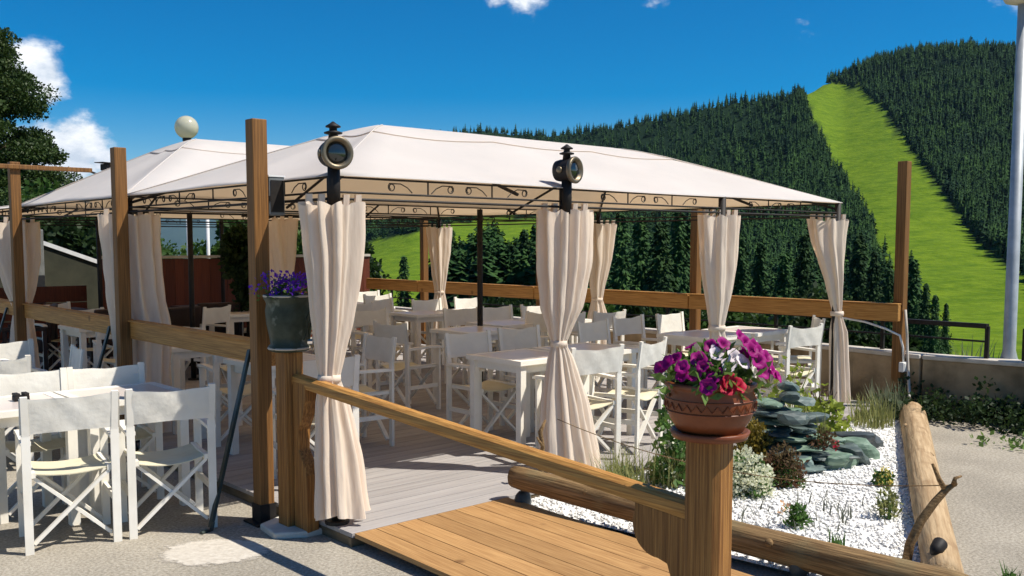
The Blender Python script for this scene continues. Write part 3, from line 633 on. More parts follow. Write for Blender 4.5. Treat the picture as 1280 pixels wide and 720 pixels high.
MB().prism([(-s, -s+c_), (-s+c_, -s), (s-c_, -s), (s, -s+c_), (s, s-c_), (s-c_, s), (-s+c_, s), (-s, s-c_)], 'z', 0, 1.005).build('shaft', M_pale, lp, bevel=.004)

# ------------------------------------------------------------------ flower pots
def flower(r, depth, lobes=5, seed=0):
    q = np.random.default_rng(seed); m = MB(); n = lobes*4; V = [(0, 0, 0)]
    for rr, zz in ((.30, .55), (.72, .95), (1.0, .88)):
        for k in range(n):
            a = 2*math.pi*k/n; lob = 1-.16*(1-abs(math.cos(lobes*a/2)))*(rr > .5)+q.normal()*.03
            V.append((r*rr*lob*math.cos(a), r*rr*lob*math.sin(a), depth*zz+q.normal()*.05*depth))
    F = [(0, 1+k, 1+(k+1) % n) for k in range(n)]
    for j in range(2):
        for k in range(n): F.append((1+j*n+k, 1+(j+1)*n+k, 1+(j+1)*n+(k+1) % n, 1+j*n+(k+1) % n))
    m.v = V; m.f = F; m.smooth = True; return m.data('blossom')
tp = thing('terracotta_planter', 'terracotta bowl planter with zigzag band on the thick post', 'planter', (-.10, -2.69, 1.005))
MB().lathe([(.09, 0), (.132, .006), (.142, .03), (.133, .034), (.124, .014), (.09, .012)], 40).build('saucer', M_terra, tp, smooth=True)
bowl = MB().lathe([(.085, .014), (.115, .03), (.143, .075), (.158, .12), (.160, .150), (.150, .178), (.152, .188), (.163, .194), (.163, .206), (.150, .209), (.138, .195), (.13, .17)], 48).build('bowl', M_terra, tp, smooth=True)
zz = [(.1615*math.cos(a), .1615*math.sin(a), .128+(.012 if k % 2 else -.012)) for k, a in enumerate(np.linspace(0, 2*math.pi, 57))]
MB().tube(zz, .0022, 5).build('zigzag_band', M_terra, bowl)
for z, r_ in ((.106, .1565), (.150, .1605)):
    MB().tube([(r_*math.cos(a), r_*math.sin(a), z) for a in np.linspace(0, 2*math.pi, 49)], .0025, 5).build('ring_band', M_terra, bowl)
pe = thing('petunias', 'magenta, white and red petunias spilling over the terracotta bowl', 'flowers', (-.10, -2.69, 1.005))
MB().lathe([(.13, .17), (.13, .182), (.02, .188)], 24).build('soil', M_soil, pe)
cl = []; 
for k in range(46):
    a = random.random()*6.28; q = .155*math.sqrt(random.random()); cl.append((q*math.cos(a), q*math.sin(a), .205+random.random()*.115*(1.15-q/.16)))
V, F = leaves(cl, [.05]*len(cl), 15, .026, aspect=1.9, up=.5); fast('foliage', V, F, L_petleaf, pe)
for k in range(26):
    a = random.random()*6.28; q = .06+.10*random.random(); MB().tube([(.3*q*math.cos(a), .3*q*math.sin(a), .18), (.7*q*math.cos(a), .7*q*math.sin(a), .26), (q*math.cos(a), q*math.sin(a), .27+.05*random.random())], .0022, 5).build('stem', L_petleaf, pe)
fl = [flower(.027, .022, 5, s_) for s_ in range(4)]
fm = {}
for key, mt in (('m', L_magenta), ('w', L_wpetal), ('r', L_rpetal)):
    fm[key] = []
    for me in fl:
        c = me.copy(); c.materials.append(mt); fm[key].append(c)
vr, vf = Vector((right[0], right[1], 0)), Vector((ahead[0], ahead[1], 0))
# (across, towards viewer, height) of each bloom round the bowl
spots = [('m', -.150, .05, .270), ('m', -.165, .02, .245), ('m', -.125, .04, .283), ('m', -.185, .06, .262), ('m', -.115, .10, .262),
         ('m', -.060, .08, .285), ('m', -.035, .10, .262), ('m', -.075, .11, .240), ('m', -.050, .12, .270), ('w', -.005, .08, .305), ('m', -.01, .04, .330), ('m', .02, .06, .338), ('w', .01, .05, .315),
         ('w', .055, .08, .295), ('w', .08, .09, .278), ('w', .035, .10, .272), ('m', .095, .05, .300), ('m', .10, .05, .345), ('m', .085, .02, .360), ('m', .125, .05, .335), ('m', .14, .06, .312), ('m', .15, .05, .290), ('m', .135, .09, .285),
         ('m', .165, .07, .268), ('m', .15, .09, .250), ('m', .185, .08, .245), ('m', .205, .08, .228), ('r', .03, .15, .222), ('r', .055, .15, .205), ('r', .02, .155, .198), ('m', -.02, .14, .225), ('m', -.035, .145, .205), ('m', -.11, .10, .235), ('m', .0, .12, .24),
         ('m', .05, -.06, .33), ('m', -.05, -.07, .31), ('m', -.1, -.05, .28), ('w', .0, -.1, .28), ('m', .12, -.05, .30), ('r', .06, -.11, .25), ('m', .175, .03, .285), ('m', .11, .08, .318)]
for k, (key, ax, tv_, hz) in enumerate(spots):
    P = vr*ax-vf*tv_+Vector((0, 0, hz)); o = bpy.data.objects.new('blossom', fm[key][k % 4]); COL.objects.link(o); o.parent = pe; o.location = P
    out = (Vector((P.x, P.y, 0))*2.2+Vector((random.gauss(0, .08), random.gauss(0, .08), .20))-vf*.12).normalized(); o.rotation_euler = out.to_track_quat('Z', 'Y').to_euler(); q = .85+.4*random.random(); o.scale = (q, q, q)
ur = thing('green_urn', 'mossy green relief urn on the handrail post', 'planter', (-.12, .31, 1.07))
MB().lathe([(.10, 0), (.118, .008), (.12, .03), (.105, .045), (.112, .09), (.126, .16), (.132, .24), (.126, .28), (.135, .30), (.142, .315), (.142, .335), (.125, .338), (.115, .31)], 40, wob=lambda t, i: .018*math.sin(6*t)+.012*math.sin(11*t+i)).build('body', M_urn, ur, smooth=True)
for r_, z in ((.138, .327), (.117, .02)):
    MB().tube([(r_*math.cos(a), r_*math.sin(a), z) for a in np.linspace(0, 2*math.pi, 41)], .007, 6).build('rim', M_cap, ur, smooth=True)
for k in range(5):
    pts = []
    for j in range(9):
        a = R(-75+k*17)+.12*math.sin(j*.9+k); z = .07+.19*j/8; r_ = .112+.022*min(1, j/6)+.008; pts.append((r_*math.cos(a+YAW*0-.1*j/8*(k-2)), r_*math.sin(a), z))
    MB().tube(pts, .005, 5).build('relief_stem', M_urn, ur, smooth=True)
lo = thing('lobelia', 'violet blue trailing flowers in the green urn', 'flowers', (-.12, .31, 1.07))
cl = [(random.gauss(0, .085), random.gauss(0, .085), .355+random.random()*.085) for k in range(42)]
V, F = leaves(cl, [.04]*42, 14, .015, aspect=1.2, up=.8); fast('blossoms', V, F, L_lobelia, lo)
V, F = leaves([(c[0]*.9, c[1]*.9, c[2]-.03) for c in cl], [.04]*42, 6, .016); fast('foliage', V, F, L_dgreen, lo)

# ------------------------------------------------------------------ director's chairs
def make_chair(var=0):
    o = thing('director_chair', '', 'chair', group='white folding chairs on the terrace')
    hw = .226
    for s in (-1, 1):
        MB().bar((s*hw, -.20, 0), (s*hw, -.205, .66), .044, .022, up=(0, 1, 0)).bar((s*hw, -.205, .655), (s*(hw+.004), -.233, .876), .036, .022, up=(0, 1, 0)).build('rear_leg', M_white, o)
        MB().bar((s*hw, .19, 0), (s*hw, .19, .605), .044, .022, up=(0, 1, 0)).build('front_leg', M_white, o)
        MB().prism([(-.215, .605), (-.1, .607), (.1, .612), (.21, .606), (.235, .6), (.235, .618), (.21, .628), (.1, .634), (-.1, .629), (-.215, .625)], 'x', s*hw-.026, s*hw+.026).build('arm', M_white, o)
        MB().bar((s*hw, -.19, .245), (s*hw, .18, .245), .020, .036).build('stretcher', M_white, o)
        MB().bar((s*(hw-.03), -.20, .435), (s*(hw-.03), .20, .435), .026, .030).build('seat_rail', M_white, o)
    for y in (-.178, .165):
        MB().bar((-.20, y, .05), (.195, y, .42), .018, .034, up=(0, 1, 0)).build('cross_brace', M_white, o)
        b_ = MB().bar((.20, y+.019, .05), (-.195, y+.019, .42), .018, .034, up=(0, 1, 0)).build('cross_brace', M_white, o)
        MB().tube([(0, y-.012, .235), (0, y+.032, .235)], .009, 8).build('pivot_bolt', M_steel, b_)
    m = MB(); nx, ny_ = 10, 6
    for lay, dz in ((0, 0), (1, -.006)):
        for j in range(ny_+1):
            for i in range(nx+1):
                x = -hw+.012+(2*hw-.024)*i/nx; y = -.195+.39*j/ny_; m.v.append((x, y, .452-(.030+.010*var)*(1-(x/hw)**2)-.005*math.sin(y*(14+5*var)+x*6*var)+dz))
    n_ = (nx+1)*(ny_+1)
    for j in range(ny_):
        for i in range(nx):
            a = j*(nx+1)+i; m.f.append((a, a+1, a+nx+2, a+nx+1)); m.f.append((n_+a, n_+a+nx+1, n_+a+nx+2, n_+a+1))
    for i in range(nx):
        for j in (0, ny_): a = j*(nx+1)+i; m.f.append((a, a+1, n_+a+1, n_+a))
    m.build('seat', M_seat, o, smooth=False)
    m = MB(); nx, nz_ = 14, 5
    for side in (-1, 1):
        for j in range(nz_+1):
            for i in range(nx+1):
                u = -1+2*i/nx; x = u*(hw+.028); z0 = .665+(.868-.665)*j/nz_; top = (.012+.007*var)*(1-u*u)*(j/nz_)-(.004+.004*var)*(1-u*u)*(1-j/nz_)+.003*math.sin(7*u+2*var)*(j/nz_)
                gap = .017*(1 if abs(u) > .88 else .22+.12*abs(u)); gap = .003 if abs(u) > .99 else gap
                lean = -.205-.13*(z0-.66); m.v.append((x, lean-(.010+.008*var)*(1-u*u)+.004*math.sin(9*u+j*1.3+var*2)*(1-u*u)+side*gap, z0-top))
    n_ = (nx+1)*(nz_+1)
    for j in range(nz_):
        for i in range(nx):
            a = j*(nx+1)+i; m.f.append((a, a+1, a+nx+2, a+nx+1)); m.f.append((n_+a, n_+a+nx+1, n_+a+nx+2, n_+a+1))
    for j in range(nz_):
        for i in (0, nx): a = j*(nx+1)+i; m.f.append((a, a+nx+1, n_+a+nx+1, n_+a))
    m.build('backrest', M_canvas, o, smooth=True)
    return o
FY, FNY, FX, FNX = 0.0, math.pi, -math.pi/2, math.pi/2         # facing +y, -y, +x, -x
CH = [
 # on the gravel, left
 (-1.17, 1.00, 0, R(-14), 'director chair in the left foreground, left of the two whose backs face us'),
 (-.635, .90, 0, R(-15), 'director chair in the left foreground next to the green brace'),
 (-1.83, 1.22, 0, R(-10), 'director chair cut by the left edge beside the front table'),
 (-1.13, 1.76, 0, FNY+R(-3), 'chair across the front outdoor table behind the ashtray'),
 (-.64, 1.72, 0, FNY+R(-4), 'chair across the front outdoor table nearest the rail'),
 (-1.05, 3.16, 0, R(-4), 'chair backing the second outdoor table, seen over the front table chairs'),
 (-.61, 3.30, 0, FNX+R(-8), 'chair seen edge on between the second outdoor table and the rail'),
 (-.70, 3.98, 0, FNY, 'farthest outdoor chair at the left edge below the rail'),
 (-1.25, 4.00, 0, FNY, 'outdoor chair at the left edge behind the second outdoor table'),
 # deck, near the ramp
 (.20, .60, DZ, R(-6), 'sunlit chair half hidden by the big corner curtain'),
 (1.90, -.10, DZ, R(-4), 'sunlit chair right of the lantern curtain, back towards us'),
 (2.46, -.06, DZ, R(16), 'sunlit chair behind the magenta flowers at the deck edge'),
 (1.90, .90, DZ, FNY, 'shaded chair at the left end of the table behind the lantern curtain'),
 (2.52, .98, DZ, FNY, 'shaded chair across the table behind the lantern curtain'),
 (2.22, 2.36, DZ, FX+R(4), 'shaded chair seen from behind left of the middle post, above the handrail'),
 (3.62, 2.30, DZ, FNX, 'shaded chair facing left at the middle table'),
 # right table
 (3.50, 1.02, DZ, FNY+R(4), 'shaded chair left of the right hand table, back towards the fields'),
 (4.15, 1.18, DZ, FNY, 'shaded chair behind the right hand table beside the green strip'),
 (4.75, 1.14, DZ, FNY+R(4), 'bright chair behind the right hand table, left of the third curtain'),
 (5.22, .22, DZ, R(44), 'white chair between the third curtain and the rightmost curtain'),
 (4.50, -.12, DZ, R(-5), 'white chair hidden behind the terracotta pot flowers'),
 # middle rows
 (3.64, 3.16, DZ, FNY, 'shaded chair just left of the bare black middle post'),
 (4.18, 3.16, DZ, FNY+R(3), 'shaded chair just right of the bare black middle post'),
 (4.72, 3.10, DZ, FNY, 'chair with a lit edge left of the lantern curtain'),
 (3.95, 2.22, DZ, R(5), 'shaded chair with bright arms in front of the bare middle post'),
 (4.55, 2.20, DZ, R(-4), 'shaded chair with bright arms left of the lantern curtain'),
 (2.82, 3.72, DZ, FNY+R(-6), 'shaded chair in the middle row behind the chair above the handrail'),
 (2.30, 4.30, DZ, FX, 'shaded chair right of the corner curtain by the lilac table'),
 (4.42, 4.80, DZ, FNY, 'shaded chair in front of the small far curtain'),
 (5.12, 4.82, DZ, FNY, 'bright chair under the back rail left of the bare middle post'),
 (5.55, 3.75, DZ, FNX, 'bright chair against the back rail right of the bare middle post'),
 (4.02, 5.25, DZ, FNY+R(4), 'shaded chair below the field, right of the corner curtain'),
 (4.62, 6.20, DZ, FNY, 'bright topped chair in the back row below the field'),
 (4.98, 7.05, DZ, FNY, 'farthest bright chair in the back row beside the corner curtain'),
 (3.30, 5.1, DZ, R(5), 'back row chair behind the corner curtain'),
 # left part of the deck behind the front rail
 (.42, 2.12, DZ, R(-8), 'shaded chair under the front rail right of the second wooden post'),
 (1.00, 1.35, DZ, FNX+R(-6), 'shaded chair behind the green brace under the front rail'),
 (.35, 3.65, DZ, FNY, 'shaded chair under the front rail behind the second wooden post'),
 (1.05, 3.2, DZ, FNX, 'chair beyond the front rail between the wide curtain and the corner post'),
 (.42, 4.55, DZ, R(-10), 'shaded chair below the front rail left of the second wooden post'),
 (.55, 5.85, DZ, FNY, 'shaded chair whose back shows just above the front rail'),
 (.62, 7.15, DZ, FNY+R(5), 'wide backed chair above the front rail near the leftmost post'),
 (1.7, 5.6, DZ, R(30), 'chair near the dark tables by the red board wall'),
 (2.75, 6.6, DZ, FNX, 'chair with pale legs beside the dark tables, left of the corner post'),
]
def on_deck(x, y):
    k = 1.0714; return min(CAM[0]+(x-CAM[0])*k, 6.04), min(CAM[1]+(y-CAM[1])*k, 8.9)
protos = {}
for ci, (x, y, z, rz, lb) in enumerate(CH):
    pv_ = ci % 3; proto = protos.get(pv_)
    if z == DZ: x, y = on_deck(x, y)
    rz += random.gauss(0, R(2.5))
    lb = 'white '+lb if not any(k in lb for k in ('shaded', 'bright', 'white')) else lb
    if proto is None:
        proto = protos[pv_] = make_chair(pv_); proto.location = (x, y, z); proto.rotation_euler = (0, 0, rz); proto['label'] = lb
    else: dup(proto, (x, y, z), rz, lb)
# ------------------------------------------------------------------ tables
def make_table(w_, d_):
    o = thing('table', '', 'table', group='white square tables'); h = .74
    b = .055
    tf = MB().box((0, -d_/2+b/2, h-.0175), (w_, b, .035)).box((0, d_/2-b/2, h-.0175), (w_, b, .035)).box((-w_/2+b/2, 0, h-.0175), (b, d_-2*b, .035)).box((w_/2-b/2, 0, h-.0175), (b, d_-2*b, .035)).build('top_frame', M_white, o)
    MB().box((0, 0, h-.013), (w_-2*b, d_-2*b, .02)).build('top_panel', M_ttop, tf)
    MB().box((0, -d_/2+.06, h-.07), (w_-.14, .02, .06)).box((0, d_/2-.06, h-.07), (w_-.14, .02, .06)).box((-w_/2+.06, 0, h-.07), (.02, d_-.14, .06)).box((w_/2-.06, 0, h-.07), (.02, d_-.14, .06)).build('apron', M_white, o)
    for i in (-1, 1):
        for j in (-1, 1): MB().box((i*(w_/2-.05), j*(d_/2-.05), (h-.036)/2), (.055, .055, h-.036)).build('leg', M_white, o)
    return o
TB = [
 (-.655, 1.53, 0, 'white table on the gravel nearest the rail in the left foreground'),
 (-1.335, 1.55, 0, 'white table with the black ashtray in the left foreground'),
 (-1.05, 3.72, 0, 'second white outdoor table farther along the rail'),
 (1.89, .45, DZ, 'white table with lilac sheen left of the lantern curtain'),
 (2.57, .46, DZ, 'white table behind the sunlit chairs at the deck edge'),
 (2.98, 2.34, DZ, 'shaded table in front of the bare black middle post'),
 (3.72, 2.70, DZ, 'shaded table in the middle row left of the lantern curtain'),
 (4.40, 2.70, DZ, 'shaded table in the middle row behind the lantern curtain'),
 (4.22, .55, DZ, 'table on the right behind the terracotta pot flowers'),
 (4.90, .56, DZ, 'sunlit table corner between the third and rightmost curtains'),
 (2.62, 4.35, DZ, 'lilac topped table showing right of the corner curtain'),
 (3.95, 4.45, DZ, 'small table in front of the far chairs below the field'),
 (4.65, 4.40, DZ, 'table by the back rail near the bare middle post'),
 (4.2, 6.6, DZ, 'far table in the back row near the red board wall'),
 (.44, 1.42, DZ, 'shaded table behind the green brace beneath the front rail'),
 (.42, 2.90, DZ, 'shaded table beneath the front rail beside the second wooden post'),
 (.45, 5.2, DZ, 'shaded table beneath the front rail left of the second post'),
 (2.35, 5.95, DZ, 'pale table between the dark tables and the corner post'),
]
tproto = None
for x, y, z, lb in TB:
    if z == DZ: x, y = on_deck(x, y)
    if tproto is None: tproto = make_table(.66, .64); tproto.location = (x, y, z); tproto['label'] = lb
    else: dup(tproto, (x, y, z), random.gauss(0, R(1.2)), lb)
at_ = thing('ashtray', 'black square ashtray on the left foreground table', 'ashtray', (-1.24, 1.62, .74))
MB().prism([(-.042, -.035), (.042, -.035), (.046, 0), (.042, .035), (-.042, .035), (-.046, 0)], 'z', 0, .03).build('body', M_iron, at_, bevel=.004)
for s in (-1, 1):
    MB().box((s*.026, 0, .038), (.030, .072, .016)).build('rim_block', M_iron, at_, bevel=.003)
dk = None
for x, y, rz, lb in ((1.35, 7.7, .1, 'dark table with white menus by the red board wall'), (2.05, 7.5, -.1, 'dark table in the gloom left of the bare black post'), (2.9, 8.0, .05, 'dark table in front of the red board wall near the bush'), (1.0, 8.6, 0, 'dark table at the far left end of the terrace')):
    if dk is None:
        dk = thing('dark_table', lb, 'table', (x, y, DZ), rz, 'dark wooden tables by the red wall')
        MB().box((0, 0, .735), (.8, .8, .04)).build('top', M_dark, dk); MB().tube([(0, 0, .03), (0, 0, .715)], .045, 10).build('pedestal', M_dark, dk); MB().lathe([(.25, 0), (.25, .02), (.05, .05)], 20).build('foot', M_dark, dk)
    else: dup(dk, (x, y, DZ), rz, lb)
# dark armchairs
ac = None
for x, y, rz, lb in ((1.15, 6.95, 0, 'dark armchair in front of the menus table'), (1.75, 6.75, .3, 'dark armchair beside the wide curtain near the red wall'), (2.6, 7.25, -.2, 'dark armchair right of the bare black post near the wall'), (3.4, 7.3, .4, 'dark armchair below the dark bush'), (.55, 8.1, 1.2, 'dark armchair at the far left end of the terrace')):
    if ac is None:
        ac = thing('dark_armchair', lb, 'armchair', (x, y, DZ), rz, 'dark armchairs by the red wall')
        MB().box((0, .02, .36), (.52, .5, .14)).build('seat', M_dark, ac, bevel=.02); MB().bar((0, -.24, .40), (0, -.30, .86), .54, .07, up=(0, 1, 0)).build('backrest', M_dark, ac, bevel=.02)
        for s in (-1, 1):
            MB().box((s*.28, 0, .58), (.05, .5, .05)).build('arm', M_dark, ac, bevel=.01)
            for q in (-1, 1): MB().box((s*.28, q*.22, .28), (.045, .045, .56)).build('leg', M_dark, ac)
    else: dup(ac, (x, y, DZ), rz, lb)
mnp = [(1.20, 7.62, .2, 'open white menu on the dark table, left of two'), (1.52, 7.70, -.3, 'white folded menu on the dark table, right of two')]
for x, y, rz, lb in mnp:
    o = tag(MB().prism([(-.10, 0), (0, .012), (.10, 0), (.10, .004), (0, .017), (-.10, .004)], 'y', -.14, .14).build('menu', M_wplast, None, loc=(x, y, DZ+.757)), lb, 'menu', 'white menus'); o.rotation_euler = (0, 0, rz)

# ------------------------------------------------------------------ far end of the terrace
rwl = thing('board_wall', 'red brown vertical board wall at the far end of the terrace', 'wall', (0, 9.45, 0))
x = 1.95; k = 0
while x < 6.5:
    MB().box((x, (.004 if k % 2 else 0), .80), (.134, .03, 1.34+.004*(k % 3))).build('board', M_red, rwl); x += .14; k += 1
MB().box((4.2, 0, 1.50), (4.6, .08, .04)).build('capping', M_raily and M_cap, rwl)
rb = thing('red_bench', 'low red brown boarded bench at the far left of the terrace', 'bench', (.95, 9.75, 0))
for k in range(4): MB().box((0, 0, DZ+.18+.24*k), (1.7, .05, .228)).build('board', M_red, rb)
MB().box((0, .2, DZ+.45), (1.7, .4, .05)).build('seat', M_red, rb)
dw = thing('sloping_wall', 'dark sloping stair wall with white coping behind the left posts', 'wall', (0, 10.6, 0))
MB().prism([(.2, 0), (3.4, 0), (3.4, .95), (.2, 2.15)], 'y', -.1, .1).build('wall_face', mat('mossy_wall', (.035, .037, .024), (.055, .055, .036), rough=.95, scale=3, bump=.3), dw)
MB().bar((.2, 0, 2.18), (3.4, 0, .98), .26, .06).build('coping', mat('white_coping', (.72, .72, .70), (.62, .62, .6), rough=.8), dw)
pb_ = thing('electric_box', 'tall grey cabinet behind the leftmost wooden post', 'cabinet', (1.1, 9.9, 0))
MB().box((0, 0, .95), (.32, .22, 1.9)).build('body', M_grey, pb_, bevel=.01); MB().box((0, -.112, 1.75), (.22, .004, .05)).build('label_plate', M_wplast, pb_)
for k, (x, y, lb) in enumerate(((3.55, 10.2, 'slim white pole left, beyond the red board wall'), (3.95, 10.35, 'slim white pole right, beyond the red board wall'))):
    o = thing('white_pole', lb, 'pole', (x, y, 0), 0, 'slim white poles'); MB().tube([(0, 0, 0), (0, 0, 2.6)], .03, 8).build('shaft', M_wplast, o, smooth=True); MB().lathe([(.035, 2.6), (.035, 2.64), (.01, 2.66)], 10).build('finial', M_wplast, o)
gl = thing('globe_lamp', 'globe street lamp rising behind the farther canopy', 'street lamp', (4.33, 11.95, 0))
MB().tube([(0, 0, 0), (0, 0, 3.55)], [.05, .04], 12).build('pole', M_steel, gl, smooth=True); MB().lathe([(.05, 3.50), (.075, 3.53), (.075, 3.58)], 16).build('collar', M_iron, gl)
MB().lathe([(.06+0*k, 3.575) if k == 0 else (.205*math.sin(math.pi*(.09+.91*k/16)), 3.765-.205*math.cos(math.pi*(.09+.91*k/16))) for k in range(17)], 28).build('globe', M_globe, gl, smooth=True)

# ------------------------------------------------------------------ retaining wall, railing, lamp post
wl = thing('retaining_wall', 'old brown concrete retaining wall at the right behind the garden', 'wall')
pa = [(6.78, 9.6), (6.74, 3.0), (6.70, .35), (6.60, -.42), (6.72, -1.35), (6.9, -3.2), (7.1, -7.0), (7.2, -14)]
for i, (a, b) in enumerate(zip(pa[:-1], pa[1:])):
    ws = MB().bar((a[0], a[1], -.25), (b[0], b[1], -.25), .20, 1.60).build('wall_section', M_concrete, wl, bevel=.012)
    MB().bar((a[0]-.0, a[1], .57), (b[0]-.0, b[1], .57), .235, .045).build('coping', M_cap, ws, bevel=.01)
rl = thing('steel_railing', 'black steel railing on the retaining wall below the back rail', 'railing')
def railing(o, pts, zt):
    for i, (a, b) in enumerate(zip(pts[:-1], pts[1:])):
        MB().bar((a[0], a[1], zt), (b[0], b[1], zt), .06, .045).build('top_bar', M_iron, o); MB().bar((a[0], a[1], zt-.15), (b[0], b[1], zt-.15), .018, .018).build('mid_bar', M_iron, o)
    for a in pts: MB().box((a[0], a[1], (zt+.58)/2), (.035, .035, zt-.58)).build('post', M_iron, o)
railing(rl, [(6.80, 9.2), (6.78, 7.0), (6.77, 5.0), (6.76, 3.0), (6.74, 1.4), (6.72, .1), (6.67, -.98)], .905)
r2 = thing('steel_railing', 'black steel railing section at the right edge past the lamp post', 'railing')
railing(r2, [(6.73, -1.30), (6.86, -2.9), (7.0, -5.0)], .90)
lpst = thing('lamp_post', 'tall grey lamp post rising past the top right corner', 'street lamp', (6.86, -1.115, .35))
MB().tube([(0, 0, 0), (0, 0, .25), (0, 0, .32), (0, 0, 3.62)], [.075, .075, .058, .05], 16).build('shaft', M_steel, lpst, smooth=True)
MB().lathe([(.09, .0), (.09, .22), (.08, .24)], 16).build('base_sleeve', M_steel, lpst)
MB().lathe([(.06, 3.60), (.16, 3.63), (.20, 3.70), (.16, 3.72)], 24).build('cup', M_cap, lpst, smooth=True)
MB().lathe([(.235*math.sin(math.pi*(.1+.9*k/16)), 3.87-.235*math.cos(math.pi*(.1+.9*k/16))) for k in range(17)], 28).build('globe', M_globe, lpst, smooth=True)
jb = thing('junction_box', 'white junction box on the rightmost wooden post', 'box', (6.47, -.262, .46)); MB().box((0, 0, 0), (.14, .05, .10)).build('case', M_wplast, jb, bevel=.008); MB().box((0, -.027, 0), (.11, .006, .075)).build('lid', M_wplast, jb)
cbv = [(6.32, .35, .93), (6.36, .12, .90), (6.38, -.1, .84), (6.40, -.24, .78), (6.43, -.262, .66), (6.45, -.262, .51)]
tag(MB().tube(cbv, .011, 7).build('white_cable', M_wplast, None, smooth=True), 'thin white cable sagging from the back rail to the junction box', 'cable')
rp = [(6.44, -.27, 1.04), (6.43, -.30, .8), (6.43, -.31, .62), (6.36, -.36, .42), (6.27, -.42, .22), (6.20, -.45, .17)]
tag(MB().tube(rp, .014, 7).build('rope', M_cap, None, smooth=True), 'grey rope hanging from the rightmost post to the border log', 'rope')

# ------------------------------------------------------------------ garden bed
def log(name, label, pts, r0, r1, m, seed, cat='log'):
    r = np.random.default_rng(seed); a, b = Vector(pts[0]), Vector(pts[1]); d = (b-a).normalized(); u = d.cross(Vector((0, 0, 1))).normalized(); v = u.cross(d)
    n = 32; K = 40; mb = MB(); ph = r.random(6)*6; Ln = (b-a).length
    for i in range(K+1):
        t = i/K; q = r0+(r1-r0)*t
        if i in (0, K): q *= .93
        for k in range(n):
            an = 2*math.pi*k/n; w_ = q*(1+.03*math.sin(3*an+ph[2]+1.2*t)+.014*math.sin(9*an+ph[3]+t)+.010*math.sin(17*an+ph[4]+3*t)+.006*math.sin(13*t+2*an)+r.normal()*.004)
            mb.v.append((w_*math.cos(an)+.012*math.sin(4*t+ph[1]), Ln*t, w_*math.sin(an)+.012*math.sin(5*t+ph[0])))
    for i in range(K):
        for k in range(n): mb.f.append((i*n+k, (i+1)*n+k, (i+1)*n+(k+1) % n, i*n+(k+1) % n))
    mb.f += [tuple(range(n)), tuple(K*n+k for k in range(n-1, -1, -1))]
    o = thing(name, label, cat, tuple(a)); o.rotation_euler = Matrix((u, d, v)).transposed().to_euler(); mb.build('trunk', m, o, smooth=True)
    for k in range(3):
        t = r.uniform(.15, .9); an = r.uniform(.3, 2.6); q = (r0+(r1-r0)*t)*.99
        MB().lathe([(.022, -.01), (.020, .006), (.010, .010)], 10, Matrix.Translation((q*math.cos(an), Ln*t, q*math.sin(an))) @ Matrix.Rotation(math.pi/2-an, 4, 'Y')).build('knot', m, o, smooth=True)
    return o
log('border_log', 'long weathered log along the right side of the ramp', ((1.13, -.30, .215), (1.42, -2.98, .135)), .072, .085, M_log2, 2)
log('border_log', 'thick pale log edging the garden on the right', ((6.02, -.56, .09), (1.66, -2.80, .09)), .12, .092, M_log, 5)
for (y, lb) in ((-.36, 'black rubber block propping the upper end of the ramp log'), (-2.2, 'black rubber block under the lower ramp log')):
    tag(stone((1.14+(-.36-y)*.11, y, .075), (.06, .05, .085), int(-y*10), rough=.06).build('support_block', M_black, None, smooth=True), lb, 'block')
bed = [(1.13, -.25), (6.3, -.25), (6.2, -.46), (1.72, -2.78), (1.42, -2.95)]
gb = MB(); gb.add([(x, y, .035) for x, y in bed], [tuple(range(4, -1, -1))]); gv = gb.build('gravel_bed', M_gwhite); struct(gv)
VV, FF = [], []; o_ = 0; nchip = 9000
pts_ = []
while len(pts_) < nchip:
    x, y = random.uniform(1.15, 6.2), random.uniform(-2.9, -.26)
    if inpoly(np.array([x]), np.array([y]), bed)[0] and random.random() < min(1, 3.5/((x-CAM[0])**2+(y-CAM[1])**2)*14): pts_.append((x, y))
for x, y in pts_:
    s_ = random.uniform(.008, .021); q = rng.normal(size=(5, 3))*.25; b_ = np.array([(1, 0, .1), (-.4, .8, 0), (-.6, -.7, .1), (.1, .1, .85), (0, 0, -.5)])+q
    VV.append(b_*s_*np.array([1, 1, .6])+np.array([x, y, .041])); FF.append(np.array([(0, 1, 3), (1, 2, 3), (2, 0, 3), (0, 2, 4), (2, 1, 4), (1, 0, 4)])+o_); o_ += 5
ch = fast('marble_chips', np.concatenate(VV), np.concatenate(FF), M_chip); ch['kind'] = 'stuff'; tag(ch, 'white marble chips covering the garden bed', 'gravel')
# rockery
rk = thing('rockery', 'stacked blue green slate rockery in the garden bed', 'rockery', (3.55, -.82, .03))
rr2 = random.Random(4)
lev = [(0, 14, .40), (.065, 10, .34), (.13, 8, .28), (.19, 7, .23), (.25, 6, .19), (.31, 5, .14), (.37, 4, .10), (.43, 2, .05)]
sd_ = 50
for z, n_, q in lev:
    for k in range(n_):
        a = 2*math.pi*(k+rr2.random()*.5)/n_; e = q*(.8+.35*rr2.random()); sd_ += 1
        stone((e*1.05*math.cos(a)-.03*z*10, e*.72*math.sin(a)+z*.25, z+.03), (rr2.uniform(.09, .17), rr2.uniform(.07, .12), rr2.uniform(.018, .034)), sd_, rr2.random()*3, 3, .34).build('stone', M_sgreen if rr2.random() < .5 else M_slate, rk)
bs = [((-.30, -.16, .40), (.12, .10, .065)), ((-.10, .0, .52), (.10, .08, .05)), ((-.02, .05, .58), (.09, .07, .045)), ((.10, .02, .46), (.12, .08, .04)), ((.05, -.12, .36), (.15, .10, .04))]
for k, (c, d) in enumerate(bs): stone(c, d, 90+k, k*.7).build('stone', M_slate, rk)
